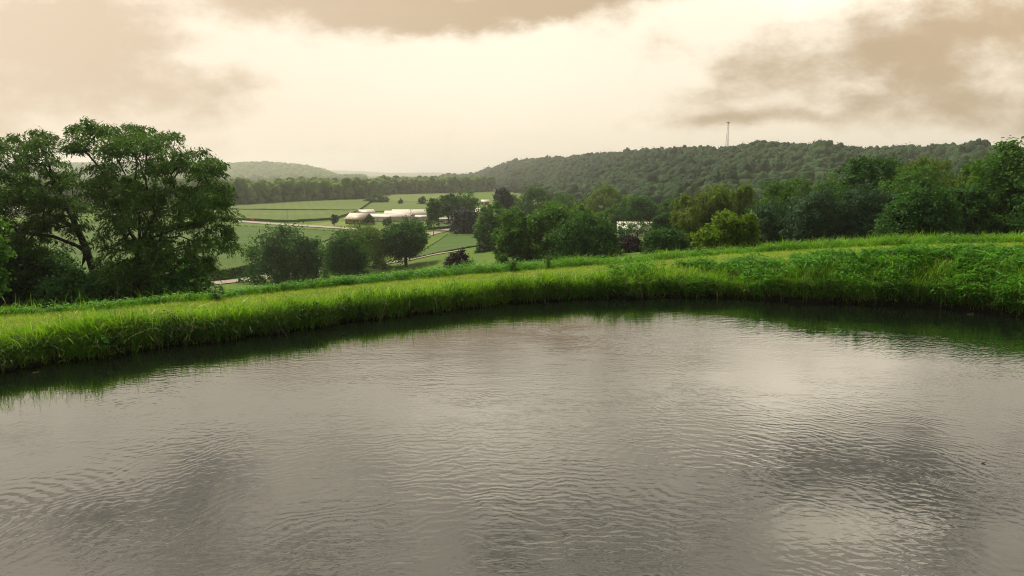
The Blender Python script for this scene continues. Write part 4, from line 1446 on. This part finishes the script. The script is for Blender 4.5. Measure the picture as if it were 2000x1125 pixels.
# ------------------------------------------------------------------ buildings
def house(name, label, px, py, wm, dm, wall_h, roof_h, rz, wallm, roofm, cat='building', group=None, wins=(), doors=(), eave=.35, z=None, gable_wins=0, win_s=(.9, 1.1), chimney=False):
    """gabled building; ridge along local x; px,py the middle of the front wall foot; front faces -y"""
    if z is None:
        z = -20.0
        for _ in range(6):
            p = at_z(px, py, z)
            z = float(ground_z(p[0], p[1]))
    p = at_z(px, py, z)
    co, si = math.cos(rz), math.sin(rz)
    cx, cy = p[0] - si * dm / 2 * 1.0, p[1] + co * dm / 2
    zz = float(ground_z(cx, cy)) - .1
    root = empty(name, (cx, cy, min(zz, z)), label, cat, group, rz)
    w2, d2 = wm / 2, dm / 2
    V = [(-w2, -d2, -.4), (w2, -d2, -.4), (w2, d2, -.4), (-w2, d2, -.4), (-w2, -d2, wall_h), (w2, -d2, wall_h), (w2, d2, wall_h), (-w2, d2, wall_h), (-w2, 0, wall_h + roof_h), (w2, 0, wall_h + roof_h)]
    mb = MB()
    mb.add(V, [(0, 1, 5, 4), (2, 3, 7, 6), (1, 2, 6, 9, 5), (3, 0, 4, 8, 7), (3, 2, 1, 0)])
    wl = mb.build('wall', wallm, root)
    t = .12
    rb = MB()
    ex, ey = w2 + eave, d2 + eave
    drop = roof_h * eave / d2
    for s in (-1, 1):
        a = [(-ex, s * ey, wall_h - drop + .02), (ex, s * ey, wall_h - drop + .02), (ex, 0, wall_h + roof_h + .02), (-ex, 0, wall_h + roof_h + .02)]
        b = [(q[0], q[1], q[2] + t) for q in a]
        V = a + b
        fs = [(0, 1, 2, 3), (7, 6, 5, 4), (0, 4, 5, 1), (1, 5, 6, 2), (3, 2, 6, 7), (0, 3, 7, 4)]
        rb.add(V, fs)
    rf = rb.build('roof', roofm, root)
    if chimney:
        c = MB()
        c.box((w2 * .4, .2, wall_h + roof_h + .35), (.6, .6, 1.1))
        c.build('chimney', M['brick'], rf)
    for wx in wins:
        f = MB()
        f.box((wx, -d2 - .03, wall_h * .58), (win_s[0] + .2, .06, win_s[1] + .2))
        fo = f.build('window', M['trim'], root)
        g = MB()
        g.box((wx, -d2 - .075, wall_h * .58), (win_s[0], .03, win_s[1]))
        g.build('pane', M['window'], fo)
    for dx, dw, dh, dmx in doors:
        d_ = MB()
        d_.box((dx, -d2 - .04, dh / 2), (dw, .08, dh))
        d_.build('door', M[dmx], root)
    for k in range(gable_wins):
        f = MB()
        f.box((-w2 - .04, 0, wall_h * .6), (.08, 1.0, 1.1))
        f.build('window', M['window'], root)
    return root


house('brick_house', 'brown brick house with a tan gable roof by the lawn', 692, 438, 11.0, 8.5, 2.7, 2.6, -.45, M['brick'], M['tanroof'], 'house', None, (-3.6, 1.2, 3.8), ((-1.2, 1.0, 2.1, 'wood'),), .5, chimney=False)
Wb = 'white farm buildings in the valley'
house('white_barn', 'white gabled barn behind the brick house', 720, 424.5, 8.5, 9, 2.6, 1.7, .55, M['white'], M['whiteroof'], 'barn', Wb, (), ((0, 2.4, 2.3, 'greyroof'),), gable_wins=1)
house('long_shed', 'front long white shed with pale low roof and bays', 760, 433.5, 22, 9, 2.5, 1.5, .0, M['white'], M['whiteroof'], 'shed', Wb, (), ((-7.5, 2.4, 2.1, 'trim'), (-4.5, 2.4, 2.1, 'trim'), (-1.5, 2.4, 2.1, 'greyroof')))
house('long_shed', 'higher long white shed behind the front shed', 790, 430, 22, 10, 3.0, 1.8, .0, M['white'], M['whiteroof'], 'shed', Wb, (-6, -2, 2, 6))
house('long_shed', 'longest white roofed shed at the back by the olive field', 808, 426, 25, 10, 3.0, 1.6, .0, M['white'], M['whiteroof'], 'shed', Wb, (-8, 8))
house('small_shed', 'small grey sided shed at the right end of the long sheds', 823, 431.5, 6.5, 5, 2.1, .9, .0, M['white'], M['whiteroof'], 'shed', Wb, (), ((1.5, 1.0, 1.9, 'greyroof'),))
house('small_shed', 'low grey shed between the long sheds and the upright tree', 838, 428, 5.0, 5, 2.3, .9, .0, M['greyroof'], M['whiteroof'], 'shed', Wb, (), ((-1.0, 1.0, 1.9, 'wood'),))
house('house_trailer', 'white trailer home left of the blackish spruce', 874, 437, 10.5, 4, 2.5, .35, .0, M['white'], M['whiteroof'], 'trailer', None, (-3, 0, 2.8), ((1.4, .9, 2.0, 'wood'),), .1, win_s=(.7, .8))
house('farmhouse', 'white farmhouse with a row of dark porch windows beside the spruce', 934, 427, 11, 8, 3.4, 2.2, -.1, M['white'], M['whiteroof'], 'house', None, (-4, -2.2, -.4, 1.4, 3.2), (), .5, win_s=(.7, 1.7), chimney=False)
house('red_shed', 'little red shed with a white roof up the valley', 948, 400, 6.0, 5, 2.2, 1.8, .1, M['redwall'], M['whiteroof'], 'shed', None, (), ((-1.2, 1.0, 1.9, 'trim'),))
house('small_shed', 'tiny white shed left of the red shed', 927, 400, 4.0, 4, 2.2, 1.0, .0, M['white'], M['whiteroof'], 'shed', None, (), ((.6, .9, 1.8, 'wood'),))
house('white_shed', 'white shed with a sheet roof and green corner door behind small trees', 1246, 464, 10.2, 6.5, 2.2, 1.7, -.12, M['white'], M['whiteroof'], 'shed', None, (2.2,), ((-4.3, .9, 2.0, 'greenpaint'), (-2.6, .9, 2.0, 'greenpaint')), .25)
house('white_barn', 'pale barn glimpsed through the branches of the leaning locust', 32, 421, 14, 10, 3.2, 2.4, .1, M['white'], M['whiteroof'], 'barn', None, (), ((0, 2.6, 2.6, 'greyroof'),))


def car(label, px, py, col, rz):
    p = at_z(px, py, -20.0)
    root = empty('parked_car', (p[0], p[1], float(ground_z(p[0], p[1])) + .06), label, 'car', 'cars parked in the valley', rz)
    V = []
    prof = [(-2.1, .35), (-2.15, .75), (-1.9, .92), (-1.2, .98), (-.7, 1.42), (.75, 1.45), (1.35, .98), (2.05, .82), (2.15, .5), (2.1, .32)]
    n = len(prof)
    for s in (-.82, .82):
        V += [(x, s * (.86 if z > 1.1 else 1.0), z) for x, z in prof]
    fs = [tuple(range(n)), tuple(range(2 * n - 1, n - 1, -1))] + [(i, n + i, n + (i + 1) % n, (i + 1) % n)[::-1] for i in range(n)]
    b = MB()
    b.add(V, fs)
    b.build('body', M[col], root)
    for s in (-1, 1):
        g = MB()
        g.add([(-.95, s * .80, 1.0), (1.1, s * .80, 1.0), (.7, s * .735, 1.36), (-.65, s * .735, 1.36)], [(0, 1, 2, 3)] if s < 0 else [(3, 2, 1, 0)])
        g.build('window', M['window'], root)
    for x in (-1.3, 1.3):
        for s in (-.78, .78):
            w = MB()
            w.tube([(x, s - .1, .32), (x, s + .1, .32)], .32, 12)
            w.build('wheel', M['rubber'], root)


car('dark blue car parked before the white trailer', 876.5, 438.2, 'carblue', .1)
car('red car parked nearest the spruce by the trailer', 884, 437.6, 'carred', 1.2)
car('white car parked right of the blackish spruce', 932, 440, 'carwhite', .3)


def pole(label, px, py, top):
    z = float(ground_z(*gp(px, py)[:2]))
    p = at_z(px, py, z)
    hh = at_y(px, top, p[1])[2] - z
    root = empty('utility_pole', (p[0], p[1], z), label, 'pole', 'utility poles in the valley', .4)
    a = MB()
    a.tube([(0, 0, -.3), (0, 0, hh)], [.17, .11], 8)
    a.build('post', M['wood'], root)
    b = MB()
    b.box((0, 0, hh - .6), (2.2, .12, .14))
    b.build('crossarm', M['wood'], root)
    for x in (-1.0, 1.0):
        c = MB()
        c.tube([(x, 0, hh - .53), (x, 0, hh - .3)], [.06, .04], 6)
        c.build('insulator', M['trim'], root)


pole('wooden utility pole in front of the long white sheds', 803, 437, 408)
pole('wooden utility pole beside the gravel driveway', 847, 461, 430)

# orange road sign, white mailbox, pale marker
p = gp(494, 433.3)
r0 = empty('road_sign', (p[0], p[1], -20.0), 'orange road sign standing beside the pale road', 'sign')
for xx in (-.35, .35):
    a = MB()
    a.tube([(xx, 0, 0), (xx, 0, 1.2)], .05, 6)
    a.build('post', M['wood'], r0)
b = MB()
b.box((0, -.08, 1.55), (1.35, .05, 1.5))
b.build('panel', M['orange'], r0)
p = gp(462, 431.6)
r0 = empty('mailbox', (p[0], p[1], -20.0), 'white mailbox on a post left of the orange sign', 'mailbox')
a = MB()
a.tube([(0, 0, 0), (0, 0, 1.0)], .07, 6)
a.build('post', M['trim'], r0)
b = MB()
th = np.linspace(0, math.pi, 7)
pr = [(-.25, 1.0), (.25, 1.0)] + [(.25 * math.cos(t), 1.3 + .25 * math.sin(t)) for t in th]
V = [(x, s, z) for s in (-.5, .5) for x, z in pr]
n = len(pr)
b.add(V, [tuple(range(n))[::-1], tuple(range(n, 2 * n))] + [(i, (i + 1) % n, n + (i + 1) % n, n + i) for i in range(n)])
b.build('box', M['trim'], r0)

# radio mast on the hill
u = 1412
Ym = float(np.interp(u, HU, HC)) - 8
x = (u - 1000) * Ym / F
zb = float(ground_z(x, Ym))
zt = at_y(1412, 239, Ym)[2]
hm = zt - zb
r0 = empty('radio_mast', (x, Ym, zb), 'tall thin lattice radio mast standing on the wooded hilltop', 'mast')
bw, tw = 2.6, .8
ang = [math.radians(a) for a in (20, 140, 260)]
for t in ang:
    a = MB()
    a.tube([(bw * math.cos(t), bw * math.sin(t), -.5), (tw * math.cos(t), tw * math.sin(t), hm)], [.22, .16], 6)
    a.build('leg', M['steel'], r0)
a = MB()
nb = 11
for k in range(nb):
    f0, f1 = k / nb, (k + 1) / nb
    for i in range(3):
        t0, t1 = ang[i], ang[(i + 1) % 3]
        w0, w1 = bw + (tw - bw) * f0, bw + (tw - bw) * f1
        a.tube([(w0 * math.cos(t0), w0 * math.sin(t0), hm * f0), (w1 * math.cos(t1), w1 * math.sin(t1), hm * f1)], .07, 4)
        a.tube([(w1 * math.cos(t0), w1 * math.sin(t0), hm * f1), (w1 * math.cos(t1), w1 * math.sin(t1), hm * f1)], .06, 4)
a.build('bracing', M['steel'], r0)
a = MB()
a.tube([(0, 0, hm - .15), (0, 0, hm + .15)], 1.9, 14)
for k in range(9):
    t = k * 2 * math.pi / 9
    a.box((1.9 * math.cos(t), 1.9 * math.sin(t), hm + .2), (.25, .25, 1.6), t)
a.build('antenna_platform', M['steel'], r0)

# ------------------------------------------------------------------ haze
hz = MB()
hz.box((-400, 4700, 54), (15000, 9800, 152))
mh = bpy.data.materials.new('haze')
mh.use_nodes = True
T = NT(mh.node_tree)
pv = T.n('ShaderNodeVolumePrincipled', {'Color': (.97, .99, .96), 'Density': .00018, 'Anisotropy': .62})
T.n('ShaderNodeOutputMaterial', {'Volume': pv.outputs[0]})
mh.cycles.homogeneous_volume = True
ho = hz.build('haze', mh)
tag(ho, kind='stuff')
